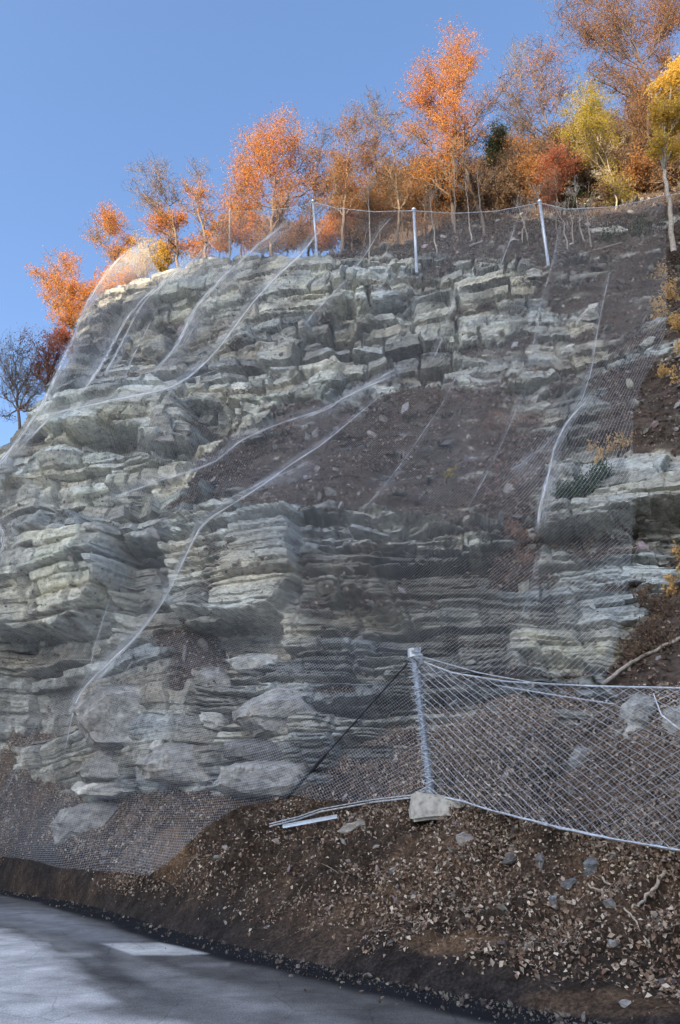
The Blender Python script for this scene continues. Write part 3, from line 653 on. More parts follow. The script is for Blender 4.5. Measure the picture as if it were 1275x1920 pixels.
BL = [
 ([(420, 1236), (445, 1229), (520, 1234), (531, 1246), (526, 1266), (490, 1272), (440, 1256)], 1.0, LG, 'pale flat slab jutting out over the dark hollow in the wall'),
 ([(437, 1335), (465, 1310), (520, 1290), (580, 1298), (605, 1340), (592, 1370), (545, 1392), (480, 1375), (440, 1350)], 1.3, MG, 'large smooth block below the jutting pale slab'),
 ([(135, 1330), (180, 1285), (260, 1280), (330, 1284), (346, 1310), (345, 1350), (300, 1385), (250, 1400), (170, 1398), (140, 1360)], 1.8, MG, 'broad grey boulder with a flat top, widest in the rock pile'),
 ([(372, 1262), (410, 1255), (440, 1268), (445, 1298), (400, 1305), (376, 1290)], .8, MG, 'blunt block wedged between the wall and the smooth block'),
 ([(376, 1335), (415, 1332), (438, 1345), (436, 1360), (410, 1376), (380, 1362)], .8, LG, 'small pale wedge beside the smooth block'),
 ([(135, 1448), (190, 1410), (215, 1402), (250, 1450), (252, 1464), (200, 1462), (150, 1460)], 1.0, MG, 'triangular boulder with a sharp peak in the rock pile'),
 ([(132, 1478), (150, 1464), (215, 1468), (260, 1466), (285, 1482), (215, 1498), (140, 1492)], .9, LG, 'long flat slab under the triangular boulder'),
 ([(250, 1432), (300, 1405), (360, 1395), (412, 1402), (420, 1430), (400, 1470), (330, 1480), (265, 1465)], 1.3, MG, 'rounded boulder right of the triangular one'),
 ([(418, 1420), (425, 1392), (470, 1382), (540, 1400), (565, 1430), (545, 1446), (460, 1440)], 1.1, DG, 'dark ledge block just below the large smooth block'),
 ([(408, 1470), (412, 1436), (480, 1440), (560, 1452), (590, 1430), (600, 1470), (560, 1492), (500, 1496), (430, 1486)], 1.2, MG, 'lowest wide block at the foot of the rock wall'),
 ([(95, 1545), (115, 1512), (190, 1500), (245, 1510), (200, 1545), (180, 1570), (110, 1575)], .8, MG, 'low slab with a drill mark under the net at the bank'),
 ([(275, 1405), (290, 1388), (306, 1386), (310, 1402), (292, 1410)], .4, LG, 'fist shaped pale stone on the dark boulder seam'),
 ([(357, 1164), (375, 1156), (425, 1150), (432, 1156), (400, 1166)], .6, LG, 'thin pale shelf stone under the upper wall'),
 ([(276, 800), (285, 772), (305, 765), (325, 782), (322, 810), (285, 822)], .9, (.40, .39, .34), 'round cracked boulder on the high left ledge'),
 ([(326, 800), (330, 793), (356, 796), (363, 812), (350, 822), (330, 815)], .6, (.40, .39, .34), 'small block right of the round cracked boulder'),
 ([(288, 826), (300, 812), (325, 808), (328, 828), (300, 833)], .5, (.40, .37, .33), 'brown based block below the round cracked boulder'),
 ([(1085, 600), (1105, 573), (1122, 568), (1128, 598), (1105, 606)], .8, LG, 'upright pale boulder on the upper earth slope'),
 ([(1201, 648), (1218, 628), (1232, 630), (1228, 642), (1208, 656)], .4, LG, 'tilted flat stone near the right edge of the upper slope'),
 ([(1052, 655), (1075, 648), (1082, 660), (1070, 668), (1055, 666)], .5, LG, 'small pale stone below the upright boulder'),
 ([(986, 992), (1000, 990), (1009, 1005), (1000, 1016), (992, 1010)], .25, (.5, .45, .4), 'little pinkish flake beside the bright net fold'),
 ([(985, 512), (1000, 503), (1015, 508), (1018, 520), (988, 522)], .5, LG, 'rounded stone left of the pole foot on the crest'),
 ([(1100, 437), (1105, 428), (1160, 425), (1185, 432), (1170, 442), (1105, 446)], 1.2, LG, 'long pale ledge stone behind the crest net'),
 ([(1088, 325), (1110, 312), (1165, 312), (1175, 325), (1140, 335), (1092, 338)], 2.0, MG, 'mossy ledge rock high in the wood'),
 ([(1170, 345), (1185, 332), (1215, 328), (1240, 338), (1235, 352), (1190, 360)], 1.8, MG, 'broken ledge rock in the wood beside the yellow tree'),
 ([(1118, 372), (1130, 362), (1160, 362), (1165, 375), (1140, 380)], 1.0, MG, 'small stone in the wood just above the net rope'),
 ([(1168, 1330), (1195, 1308), (1225, 1318), (1228, 1350), (1205, 1395), (1170, 1400), (1150, 1380)], .7, LG, 'pale blue grey boulder behind the wire fence'),
 ([(1228, 1345), (1255, 1330), (1300, 1325), (1300, 1385), (1250, 1378)], .7, LG, 'jagged pale rock at the right end of the wire fence'),
 ([(1060, 1420), (1085, 1400), (1120, 1405), (1140, 1440), (1100, 1460), (1065, 1450)], .5, MG, 'half buried grey stone behind the wire fence'),
 ([(1093, 1655), (1096, 1620), (1110, 1605), (1126, 1612), (1122, 1640), (1112, 1662), (1098, 1665)], .25, (.24, .25, .26), 'upright blue grey stone on the leaf slope below the fence'),
 ([(1046, 1666), (1058, 1648), (1080, 1640), (1086, 1650), (1066, 1672)], .15, (.4, .4, .4), 'small split stone beside the upright blue grey one'),
 ([(1026, 1700), (1030, 1682), (1044, 1678), (1046, 1692), (1034, 1704)], .12, (.42, .42, .42), 'egg sized grey stone below the split stone'),
 ([(848, 1596), (856, 1566), (870, 1560), (890, 1572), (870, 1585), (866, 1600)], .2, (.42, .38, .33), 'bent pale stone just below the concrete foot'),
 ([(1000, 1630), (1003, 1605), (1016, 1600), (1024, 1615), (1018, 1632)], .15, (.38, .38, .38), 'blocky grey stone in the leaves under the fence rope'),
 ([(940, 1620), (950, 1600), (966, 1598), (972, 1612), (955, 1622)], .15, (.30, .28, .26), 'brownish stone left of the blocky grey stone'),
 ([(1138, 1772), (1142, 1758), (1156, 1760), (1160, 1774), (1150, 1782)], .12, (.5, .5, .48), 'pale folded flake low on the dark bank'),
 ([(634, 1560), (645, 1545), (680, 1537), (690, 1545), (668, 1558), (650, 1566)], .2, (.40, .37, .32), 'flat stone under the metal strip'),
 ([(1160, 1880), (1172, 1872), (1186, 1876), (1190, 1886), (1170, 1890)], .1, (.5, .48, .45), 'stone at the foot of the bank next to the road'),
]
for i, (poly, th, col, lab) in enumerate(BL):
    cx, cy_ = np.mean(poly, 0)
    Yc = Yh(cx, cy_) + th * .05
    small = (np.max(poly, 0)[0] - np.min(poly, 0)[0]) < 60
    outline_rock(poly, Yc, th, lab, 500 + i, tuple(v * (1.0 if i < 13 else .95) for v in col), 'loose boulders on the cliff and bank', 'stone' if small and cy_ > 1500 else 'boulder')

# ------------------------------------------------------------------ leaf litter, rubble, twigs as uncountable stuff
LIT = leafmat('dead_leaves', [(.06, .038, .028), (.15, .098, .07), (.29, .195, .135), (.12, .10, .085), (.43, .335, .25), (.22, .145, .105), (.68, .60, .49), (.09, .065, .05)], .1)
def scatter(V, Nrm, wgt, n, rs):
    pw = np.maximum(wgt.ravel(), 0); pw = pw / pw.sum()
    idx = rs.choice(len(pw), n, p=pw); return V.reshape(-1, 3)[idx], Nrm.reshape(-1, 3)[idx]
NE = normals(EB2); NE *= np.where(NE[..., 2:3] < 0, -1, 1)
def cellarea(V):
    a_ = np.linalg.norm(np.cross(np.gradient(V, axis=1), np.gradient(V, axis=0)), axis=-1); return a_
areaE = cellarea(EB2) * (EX > -60) * (EX < 1340)
# leaves lie thick right of the concrete foot and thin out on the bare cut bank to the left
clump = smooth01((fbm(EB2[..., 0] * 1.1, EB2[..., 1] * 1.1, EB2[..., 2] * 1.1, 141, 4) - .40) / .22)
dens = (.26 + .9 * clump) * (.3 + 1.0 * smooth01((EX - 550) / 500) + .6 * smooth01((1500 - EY) / 80) + .9 * smooth01((450 - EX) / 80) * smooth01((1690 - EY) / 30)) * smooth01((ed - .08) / .55) * (1 - .6 * tm[..., 0])
mb = MB(); C, Nn = scatter(EB2, NE, areaE * dens, 160000, rng)
C = C + Nn * rng.uniform(.0, .05, (len(C), 1)) + rng.normal(0, .02, C.shape)
mb.leaves(C, rng.choice([.028, .04, .052, .07], len(C)), flat=Nn, curl=.55)
o = mb.build('leaf_litter', LIT); tag(o, 'dry brown and tan leaves lying on the earth bank', 'leaf litter', kind='stuff')
NC = normals(CB); NC *= np.where(NC[..., 1:2] > 0, -1, 1)
areaC = cellarea(CB) * (GX > -30) * (GX < 1320)
pinkc = np.maximum.reduce([np.exp(-(((GX - a) / r1) ** 2 + ((GY - b) / r2) ** 2)) for a, b, r1, r2 in ((960, 800, 60, 25), (860, 750, 60, 18), (975, 1010, 35, 55), (940, 910, 40, 50), (1040, 640, 70, 40))])
dens = soil * (.15 + .85 * smooth01((nz - .42) / .2)) * (1 + 3 * pinkc) + .03 * rocky
mb = MB(); C, Nn = scatter(CB, NC, areaC * dens * smooth01((1340 - GY) / 60), 48000, rng)
Nn = Nn + np.array([0, 0, .6]); Nn /= np.linalg.norm(Nn, axis=1, keepdims=True)
C = C + Nn * .05 + rng.normal(0, .03, C.shape); mb.leaves(C, rng.choice([.06, .09, .13], len(C)), flat=Nn, curl=.7)
o = mb.build('fallen_leaves', leafmat('cliff_leaves', [(.10, .07, .055), (.17, .12, .095), (.07, .05, .04), (.30, .22, .18), (.13, .10, .085), (.45, .38, .33), (.09, .065, .05)], .1))
tag(o, 'dead leaves caught on the earth gullies of the cliff', 'fallen leaves', kind='stuff')
# rubble
def rubble(Vs, Ns, wgt, n, smin, smax, name, label, col, rs):
    C, Nn = scatter(Vs, Ns, wgt, n, rs)
    base = np.array([(1, 0, 0), (-1, 0, 0), (0, 1, 0), (0, -1, 0), (0, 0, 1), (0, 0, -1), (.7, .7, .5), (-.7, .6, -.5)], float)
    f = []
    bm = bmesh.new(); [bm.verts.new(p) for p in base]; bmesh.ops.convex_hull(bm, input=bm.verts); bm.verts.index_update()
    f = np.array([[v.index for v in q.verts] for q in bm.faces if len(q.verts) == 3]); bm.free()
    k = len(base)
    sz = smin * (smax / smin) ** (rs.random(n) ** 4)
    Rm = np.linalg.qr(rs.normal(size=(n, 3, 3)))[0]
    pt = base[None] * rs.uniform(.6, 1.2, (n, k, 1)) * np.stack([sz, sz * rs.uniform(.5, .9, n), sz * rs.uniform(.25, .6, n)], -1)[:, None]
    V = np.einsum('nki,nij->nkj', pt, Rm) + C[:, None] + Nn[:, None] * (sz * .1)[:, None, None]
    Fx = (f[None] + (np.arange(n) * k)[:, None, None]).reshape(-1, 3)
    cc = np.array(col)[None] * rs.uniform(.45, 1.5, (n, 1)) * (1 + rs.normal(0, .05, (n, 3)))
    o = mk(name, V.reshape(-1, 3), Fx, M_ROCK, attrs={'Col': np.repeat(cc, k, 0)})
    tag(o, label, 'rubble', kind='stuff')
rubble(EB2, NE, areaE * (.25 + clump) * (.35 + smooth01((EX - 500) / 500)) * smooth01((ed - .05) / .4), 2600, .012, .13, 'rubble', 'small broken stones scattered over the earth bank', (.24, .22, .20), rng)
rubble(CB, NC, areaC * (soil * .8 + .15) * smooth01((1300 - GY) / 80), 4200, .03, .34, 'debris', 'broken stones lying in the gullies of the cliff', (.27, .255, .235), rng)
# grit and strays on the asphalt along the foot of the bank
ng = 2600; gi = rng.integers(1, len(EW) - 1, ng); gt = rng.random((ng, 1)); pe = EW[gi] * gt + EW[np.minimum(gi + 1, len(EW) - 1)] * (1 - gt)
tv = EW[np.minimum(gi + 1, len(EW) - 1)] - EW[gi]; tv /= np.maximum(np.linalg.norm(tv, axis=1, keepdims=True), 1e-6); gn = np.stack([-tv[:, 1], tv[:, 0]], 1); gn *= np.sign((gn * -pe).sum(1, keepdims=True))
gp = pe + gn * np.abs(rng.normal(0, .32, (ng, 1))) ; GP = np.concatenate([gp, np.full((ng, 1), .012)], 1)[:, None]
rubble(GP, np.tile(np.array([0, 0, 1.]), (ng, 1, 1)), np.ones((ng, 1)), 2300, .008, .05, 'grit', 'grit and crumbs of earth along the road edge', (.16, .14, .12), rng)
mb = MB(); C, Nn = scatter(EB2, NE, areaE * (.2 + clump) * smooth01((EX - 300) / 600) * smooth01((ed - .2) / .5), 170, rng)
for c_, n_ in zip(C, Nn):
    a = rng.normal(size=3); a = a - n_ * (a @ n_) * .8; a /= np.linalg.norm(a); L = rng.uniform(.08, .32)
    b_ = np.cross(a, n_) * rng.uniform(-.2, .2) * L
    mb.tube([c_ + n_ * .02, c_ + a * L * .5 + b_ + n_ * .05, c_ + a * L + n_ * .03], [.0045, .004, .002], 3, False)
o = mb.build('twig_debris', M_WOOD); tag(o, 'thin dry twigs littering the earth bank', 'twigs', kind='stuff')

# ------------------------------------------------------------------ rockfall net
gx = np.arange(-420, 1321, 10.0); gy = np.arange(340, 1701, 10.0)
HY = np.full((len(gy), len(gx)), np.nan)
for i, y in enumerate(gy):
    for j, x in enumerate(gx):
        l_, _n = hit(x, y)
        if l_ is not None: HY[i, j] = l_.y
GXn, GYn = np.meshgrid(gx, gy)
topY = interp(GXn, [(-420, 45), (0, 31.0), (150, 31.6), (270, 31.6), (375, 31.2), (430, 29.9), (590, 28.8), (776, 27.7), (1012, 26.7), (1240, 25.4), (1320, 25)])
crestn = interp(GXn, CREST)
lim = np.where(GYn < np.maximum(crestn, 500) + 10, topY, 1e9)
HY = np.where(np.isnan(HY), topY, np.minimum(HY, lim))
def minf(A, r):
    out = A.copy()
    for k in range(-r, r + 1):
        out = np.minimum(out, np.roll(A, k, 1) if True else A)
    B_ = out.copy()
    for k in range(-r, r + 1): B_ = np.minimum(B_, np.roll(out, k, 0))
    return B_
def blur(A, r):
    k = np.exp(-(np.arange(-r, r + 1) / (r * .5)) ** 2); k /= k.sum()
    A = np.apply_along_axis(lambda v: np.convolve(np.pad(v, r, mode='edge'), k, 'valid'), 0, A)
    return np.apply_along_axis(lambda v: np.convolve(np.pad(v, r, mode='edge'), k, 'valid'), 1, A)
raw = HY.copy()
env = blur(minf(HY, 4), 3) - .10
env = np.minimum(env, blur(minf(HY, 1), 1) - .06)
NETY = env
def netY(x, y):
    fx = np.clip((np.asarray(x, float) - gx[0]) / 10.0, 0, len(gx) - 1.001); fy = np.clip((np.asarray(y, float) - gy[0]) / 10.0, 0, len(gy) - 1.001)
    i = fy.astype(int); j = fx.astype(int); a = fx - j; b_ = fy - i
    return NETY[i, j] * (1 - a) * (1 - b_) + NETY[i, j + 1] * a * (1 - b_) + NETY[i + 1, j] * (1 - a) * b_ + NETY[i + 1, j + 1] * a * b_
NETPOLY = [(-400, 1060), (-200, 960), (-60, 900), (0, 855), (30, 822), (85, 742), (120, 670), (140, 610), (165, 560), (200, 515), (235, 478), (268, 452), (276, 456), (285, 490), (310, 520), (345, 485),
           (372, 456), (385, 455), (400, 430), (430, 398), (500, 396), (560, 388), (588, 379), (630, 391), (700, 398), (776, 396), (850, 401), (930, 396), (1012, 381), (1060, 392),
           (1150, 388), (1200, 378), (1243, 367), (1248, 430), (1250, 520), (1251, 600), (1240, 660), (1205, 715), (1186, 770), (1185, 850), (1186, 1000), (1180, 1080), (1165, 1160),
           (1150, 1230), (1135, 1268), (1000, 1268), (860, 1262), (800, 1275), (795, 1400), (800, 1480), (770, 1496), (700, 1504), (600, 1500), (545, 1490), (520, 1500), (450, 1512), (410, 1535), (370, 1562),
           (335, 1600), (310, 1622), (280, 1641), (200, 1634), (110, 1627), (60, 1612), (0, 1606), (-200, 1580), (-400, 1560)]
FOLDS = [  # (photo polyline, width px start, width px end, density)
 ([(268, 452), (232, 485), (200, 520), (168, 570), (148, 630), (120, 690), (85, 762), (40, 830), (0, 885), (-60, 950)], 14, 26, .55),
 ([(374, 456), (340, 492), (300, 525), (262, 560), (235, 590), (205, 640), (180, 690), (128, 755)], 10, 20, .55),
 ([(420, 430), (365, 490), (310, 535), (280, 560), (250, 610), (215, 680), (182, 748)], 8, 20, .5),
 ([(300, 560), (262, 640), (240, 680), (222, 732)], 5, 9, .35),
 ([(560, 400), (530, 430), (470, 480), (430, 520), (375, 580), (345, 640), (310, 690), (270, 728)], 20, 22, .55),
 ([(636, 392), (600, 425), (560, 475), (510, 520), (470, 565), (430, 620), (395, 665), (350, 705), (320, 722), (260, 735), (180, 752), (100, 770), (60, 810), (20, 855), (0, 880)], 9, 13, .75),
 ([(420, 690), (360, 712), (290, 722)], 4, 7, .4),
 ([(738, 400), (712, 425), (700, 450), (680, 480), (660, 508)], 7, 5, .5),
 ([(660, 520), (620, 560), (585, 600), (570, 622)], 10, 16, .35),
 ([(792, 668), (745, 695), (700, 715), (640, 745), (600, 765), (520, 790), (450, 820), (400, 862), (350, 880), (300, 895), (240, 915), (170, 948)], 10, 16, .42),
 ([(760, 690), (700, 722), (610, 775), (540, 800)], 16, 14, .3),
 ([(770, 690), (700, 750), (640, 800), (600, 832), (540, 870), (500, 900), (440, 938), (400, 962), (372, 985), (355, 1020), (340, 1050), (318, 1100), (290, 1145), (250, 1195), (200, 1240), (155, 1285), (140, 1310), (128, 1360), (118, 1410), (100, 1480)], 7, 11, .6),
 ([(600, 870), (500, 905), (430, 940), (380, 975)], 22, 6, .28),
 ([(330, 1070), (290, 1140), (240, 1200), (180, 1262), (150, 1290)], 10, 26, .35),
 ([(215, 1100), (195, 1160), (180, 1210), (168, 1265), (155, 1290)], 4, 5, .45),
 ([(240, 1060), (215, 1130), (200, 1180)], 14, 10, .2),
 ([(892, 640), (860, 700), (830, 760), (790, 820), (740, 890), (700, 940), (650, 985)], 4, 9, .32),
 ([(992, 715), (965, 770), (940, 830), (905, 900), (868, 962), (850, 985)], 4, 5, .36),
 ([(1112, 742), (1085, 770), (1062, 800), (1048, 830), (1038, 870), (1028, 920), (1018, 970), (1012, 1015)], 8, 22, .6),
 ([(1145, 490), (1130, 560), (1118, 620), (1108, 690), (1092, 740), (1062, 800)], 5, 7, .42),
 ([(1055, 800), (1030, 840), (1000, 870), (960, 900)], 10, 46, .2),
 ([(975, 390), (955, 450), (930, 515)], 6, 5, .4),
 ([(1060, 400), (1050, 440), (1035, 510), (1020, 560), (1005, 640), (990, 710)], 9, 12, .25),
 ([(870, 520), (840, 580), (820, 650), (800, 690)], 8, 10, .3),
 ([(1012, 1015), (1005, 1080), (985, 1150), (955, 1235)], 10, 14, .22),
 ([(76, 1335), (50, 1395), (22, 1455), (0, 1500)], 5, 6, .32),
 ([(0, 965), (18, 1000), (14, 1040), (-10, 1070)], 30, 26, .4),
 ([(600, 1050), (640, 1100), (560, 1220)], 5, 5, .14),
 ([(150, 800), (130, 870), (60, 960)], 5, 7, .15),
]
def net_material(name, cell, wid, col):
    m, n, l = newmat(name)
    uv = N(n, 'ShaderNodeUVMap', uv_map='UVMap'); sp = N(n, 'ShaderNodeSeparateXYZ'); l.new(uv.outputs[0], sp.inputs[0])
    at = N(n, 'ShaderNodeAttribute', attribute_name='dens')
    def M_(op, a, b=None):
        q = N(n, 'ShaderNodeMath', operation=op)
        for i, v in enumerate((a, b)):
            if v is None: continue
            if isinstance(v, (int, float)): q.inputs[i].default_value = v
            else: l.new(v, q.inputs[i])
        return q.outputs[0]
    u = M_('DIVIDE', sp.outputs[0], cell); v = M_('DIVIDE', sp.outputs[1], cell * 1.3)
    def line(x): return M_('ABSOLUTE', M_('SUBTRACT', M_('FRACT', x), .5))
    la = line(M_('ADD', u, v)); lb = line(M_('SUBTRACT', u, v)); mn = M_('MINIMUM', la, lb)
    wire = M_('LESS_THAN', mn, wid)
    # loose gathered strands where the mesh is bunched
    st = N(n, 'ShaderNodeTexNoise', i_Scale=1.0, i_Detail=4.0, i_Roughness=.7)
    mp = N(n, 'ShaderNodeMapping'); mp.inputs['Scale'].default_value = (38, 1.3, 1); l.new(uv.outputs[0], mp.inputs[0]); l.new(mp.outputs[0], st.inputs['Vector'])
    sk = ramp(n, l, st.outputs['Fac'], [(.38, .15), (.5, .9), (.62, 1.7)])
    al = M_('MAXIMUM', wire, M_('MULTIPLY', at.outputs['Fac'], sk)) if name == 'net_mesh' else M_('MULTIPLY', at.outputs['Fac'], sk)
    al = M_('MINIMUM', al, 1.0)
    d = N(n, 'ShaderNodeBsdfDiffuse'); d.inputs[0].default_value = (*col, 1)
    t = N(n, 'ShaderNodeBsdfTranslucent'); t.inputs[0].default_value = (*col, 1)
    mx = N(n, 'ShaderNodeMixShader'); mx.inputs[0].default_value = .5; l.new(d.outputs[0], mx.inputs[1]); l.new(t.outputs[0], mx.inputs[2])
    tr = N(n, 'ShaderNodeBsdfTransparent'); m2 = N(n, 'ShaderNodeMixShader')
    l.new(al, m2.inputs[0]); l.new(tr.outputs[0], m2.inputs[1]); l.new(mx.outputs[0], m2.inputs[2])
    o = N(n, 'ShaderNodeOutputMaterial'); l.new(m2.outputs[0], o.inputs[0]); return m
WCOL = (.56, .64, .72)
M_NET = net_material('net_mesh', .07, .031, (.56, .59, .63)); M_FOLD = net_material('gathered_mesh', .05, .1, (.80, .83, .86))
net = empty('rockfall_net', P1(590, 379, 28.8))
tag(net, 'huge galvanised wire net draped over the whole rock face', 'rockfall net')
st = 7.0
nx_ = np.arange(-406, 1260 + st, st); ny_ = np.arange(364, 1650 + st, st)
NX, NY = np.meshgrid(nx_, ny_)
sdn = polysd(NX, NY, NETPOLY)
ins = sdn > 0
cell_in = ins[:-1, :-1] | ins[:-1, 1:] | ins[1:, :-1] | ins[1:, 1:]
cnt = ins[:-1, :-1].astype(int) + ins[:-1, 1:] + ins[1:, :-1] + ins[1:, 1:]
keep = cnt > 0
used = np.zeros(ins.shape, bool)
used[:-1, :-1] |= keep; used[:-1, 1:] |= keep; used[1:, :-1] |= keep; used[1:, 1:] |= keep
for i, j in zip(*np.where(used & ~ins)):
    q = nearest_on_poly(np.array([NX[i, j], NY[i, j]]), NETPOLY); NX[i, j], NY[i, j] = q
NYd = netY(NX, NY)
NV = P(NX, NY, NYd)
# long shallow ripples running down the drape
rip = (vn(NX / 26.0 + NY / 60.0, NY / 400.0, 0, 151) - .5) * .12
NV[..., 1] -= np.abs(rip)
du = np.linalg.norm(np.diff(NV, axis=1), axis=-1); dv = np.linalg.norm(np.diff(NV, axis=0), axis=-1)
SCL = 1.0 / ppm(NX, NY, blur(NYd, 14)); du = SCL[:, 1:] * st; dv = 1.25 * SCL[1:, :] * st
U = np.concatenate([np.zeros((NV.shape[0], 1)), np.cumsum(du, 1)], 1); Vv = np.concatenate([np.zeros((1, NV.shape[1])), np.cumsum(dv, 0)], 0)
U = U - U[:, 170:171]
Vv = blur(Vv, 12); U = blur(U, 12)
ndens = .0 + .045 * smooth01((vn(NX / 60.0 + NY / 90.0, NY / 300.0, 0, 153) - .45) / .4)
lowr = np.maximum.reduce([np.exp(-(((NX - a) / r1) ** 2 + ((NY - b) / r2) ** 2)) * k for a, b, r1, r2, k in ((300, 1600, 110, 50, .16), (165, 560, 45, 80, .36), (240, 490, 40, 40, .42), (330, 500, 70, 34, .40), (280, 560, 50, 40, .16), (60, 1560, 130, 50, .08), (1150, 1200, 60, 70, .05), (470, 440, 110, 40, .06))])
ndens = ndens + lowr
idx = np.arange(NX.size).reshape(NX.shape)
Fq = np.stack([idx[:-1, :-1], idx[:-1, 1:], idx[1:, 1:], idx[1:, :-1]], -1)[keep]
uniq, inv = np.unique(Fq, return_inverse=True)
mk('mesh_drape', NV.reshape(-1, 3)[uniq], inv.reshape(Fq.shape), M_NET, net, True, attrs={'dens': ndens.ravel()[uniq]}, uv=np.stack([U.ravel(), Vv.ravel()], -1)[uniq])
def resample(pl, step):
    pl = np.array(pl, float); L = np.concatenate([[0], np.cumsum(np.hypot(*np.diff(pl, axis=0).T))])
    n_ = max(3, int(L[-1] / step)); s_ = np.linspace(0, L[-1], n_)
    # smooth with Catmull-like averaging
    x = np.interp(s_, L, pl[:, 0]); y = np.interp(s_, L, pl[:, 1])
    if n_ > 9:
        k = np.array([1, 2, 3, 2, 1.]); k /= k.sum()
        for _ in range(2):
            x[2:-2] = np.convolve(x, k, 'valid'); y[2:-2] = np.convolve(y, k, 'valid')
    return x, y, s_ / L[-1]
for fi, (pl, w0, w1, dn) in enumerate(FOLDS):
    x, y, t = resample(pl, 7)
    tx, ty = np.gradient(x), np.gradient(y); ln = np.hypot(tx, ty); nx2, ny2 = -ty / ln, tx / ln
    wd = (w0 + (w1 - w0) * t) * (.8 + .5 * vn(t * 9, fi * 1.0, 0, 161)) * np.minimum(1, np.minimum(t, 1 - t) * 9 + .3)
    K = 17; cr = np.linspace(-1, 1, K); wd = wd * 1.1
    px_ = x[:, None] + nx2[:, None] * wd[:, None] * cr[None] * .75; py_ = y[:, None] + ny2[:, None] * wd[:, None] * cr[None] * .75
    zig = np.where(np.arange(K) % 2 == 0, 0, .03) * (1 - np.abs(cr)) + 0 * cr
    Yf = netY(px_, py_) - .03 - zig[None]
    V_ = P(px_, py_, Yf)
    # brighter tight core with a loose skirt on one side
    side = 1 if fi % 2 else -1
    prof = .85 * np.exp(-((cr * side + .45) / .14) ** 2) + .30 * np.clip((1 - np.abs(cr)) * 1.5, 0, 1)
    dens_ = 1.3 * dn * prof[None] * (.75 + .5 * vn(t * 14, fi * 1.0, 0, 163))[:, None] * np.minimum(1, np.minimum(t, 1 - t) * 7)[:, None]
    dens_[:, 0] = 0; dens_[:, -1] = 0
    Ls = np.concatenate([[0], np.cumsum(np.linalg.norm(np.diff(V_[:, K // 2], axis=0), axis=1))])
    uvx = np.tile(cr[None] * .35, (len(x), 1)); uvy = np.tile(Ls[:, None], (1, K))
    mk('fold', V_.reshape(-1, 3), gridfaces(len(x), K), M_FOLD, net, True, attrs={'dens': dens_.ravel()}, uv=np.stack([uvx.ravel() + fi * 3.1, uvy.ravel()], -1))
# top rope of the net, sagging between the poles
mb = MB(); tl = [(268, 452, 31.5), (430, 397, 29.85), (500, 395, 29.3), (560, 388, 28.95), (588, 379, 28.75), (630, 390, 28.5), (700, 397, 28.1), (776, 395, 27.65), (850, 400, 27.3), (930, 396, 27.0), (1012, 380, 26.6), (1060, 392, 26.4), (1150, 388, 25.8), (1200, 378, 25.6), (1243, 367, 25.4), (1300, 360, 25)]
tl2 = tl[1:]
mb.tube([P(np.float64(a), np.float64(b), np.float64(c_)) for a, b, c_ in tl2], .018, 5)
mb.build('top_rope', M_WIRE, net, True)
# lower hem rope
mb = MB(); hem = [(800, 1480), (770, 1496), (700, 1504), (600, 1522), (560, 1536), (505, 1550)]
mb.tube([P(np.float64(a), np.float64(b), np.float64(Yh(a, b) - .12)) for a, b in hem], .016, 5)
mb.tube([P(np.float64(a), np.float64(b - 5), np.float64(Yh(a, b) - .16)) for a, b in hem], .010, 5)
mb.build('hem_rope', M_WIRE, net, True)

# poles on the crest
POLES = [((430, 478), (431, 392), 29.9, .045, 'weathered thin pole at the left end of the crest row, gold in the sun'),
         ((595, 490), (587, 378), 28.8, .06, 'grey net pole second from the left on the crest, between the two long net folds'),
         ((781, 502), (776, 394), 27.7, .075, 'straight whitish net pole in the middle of the crest above the blocky wall'),
         ((1030, 510), (1012, 379), 26.7, .075, 'whitish net pole on a footing at the earth slope, furthest right of the row')]
for k, (b_, t_, Y0, r_, lab) in enumerate(POLES):
    pb, pt = P1(b_[0], b_[1], Y0 + .35), P1(t_[0], t_[1], Y0 + .02)
    e = empty('net_pole', pb); tag(e, lab, 'pole', 'poles holding up the net on the crest')
    mb = MB(); ax = (pt - pb).normalized(); mb.tube([pb - ax * .3, pb + (pt - pb) * .5, pt], r_, 8); mb.build('shaft', M_GALV if k else M_BARKL, e, True)
    if k:
        mb = MB(); mb.tube([pt - ax * .02, pt + ax * .07], r_ * 1.5, 8); mb.build('cap', M_GALV, e)
    if k == 3:
        mb = MB(); mb.box(pb - Vector((0, .05, .05)), (.26, 0, 0), (0, .2, 0), (0, 0, .14)); mb.box(pb + Vector((-.1, -.16, .08)), (.1, 0, .02), (0, .03, 0), (0, 0, .16)); mb.build('footing', M_CONC, e)

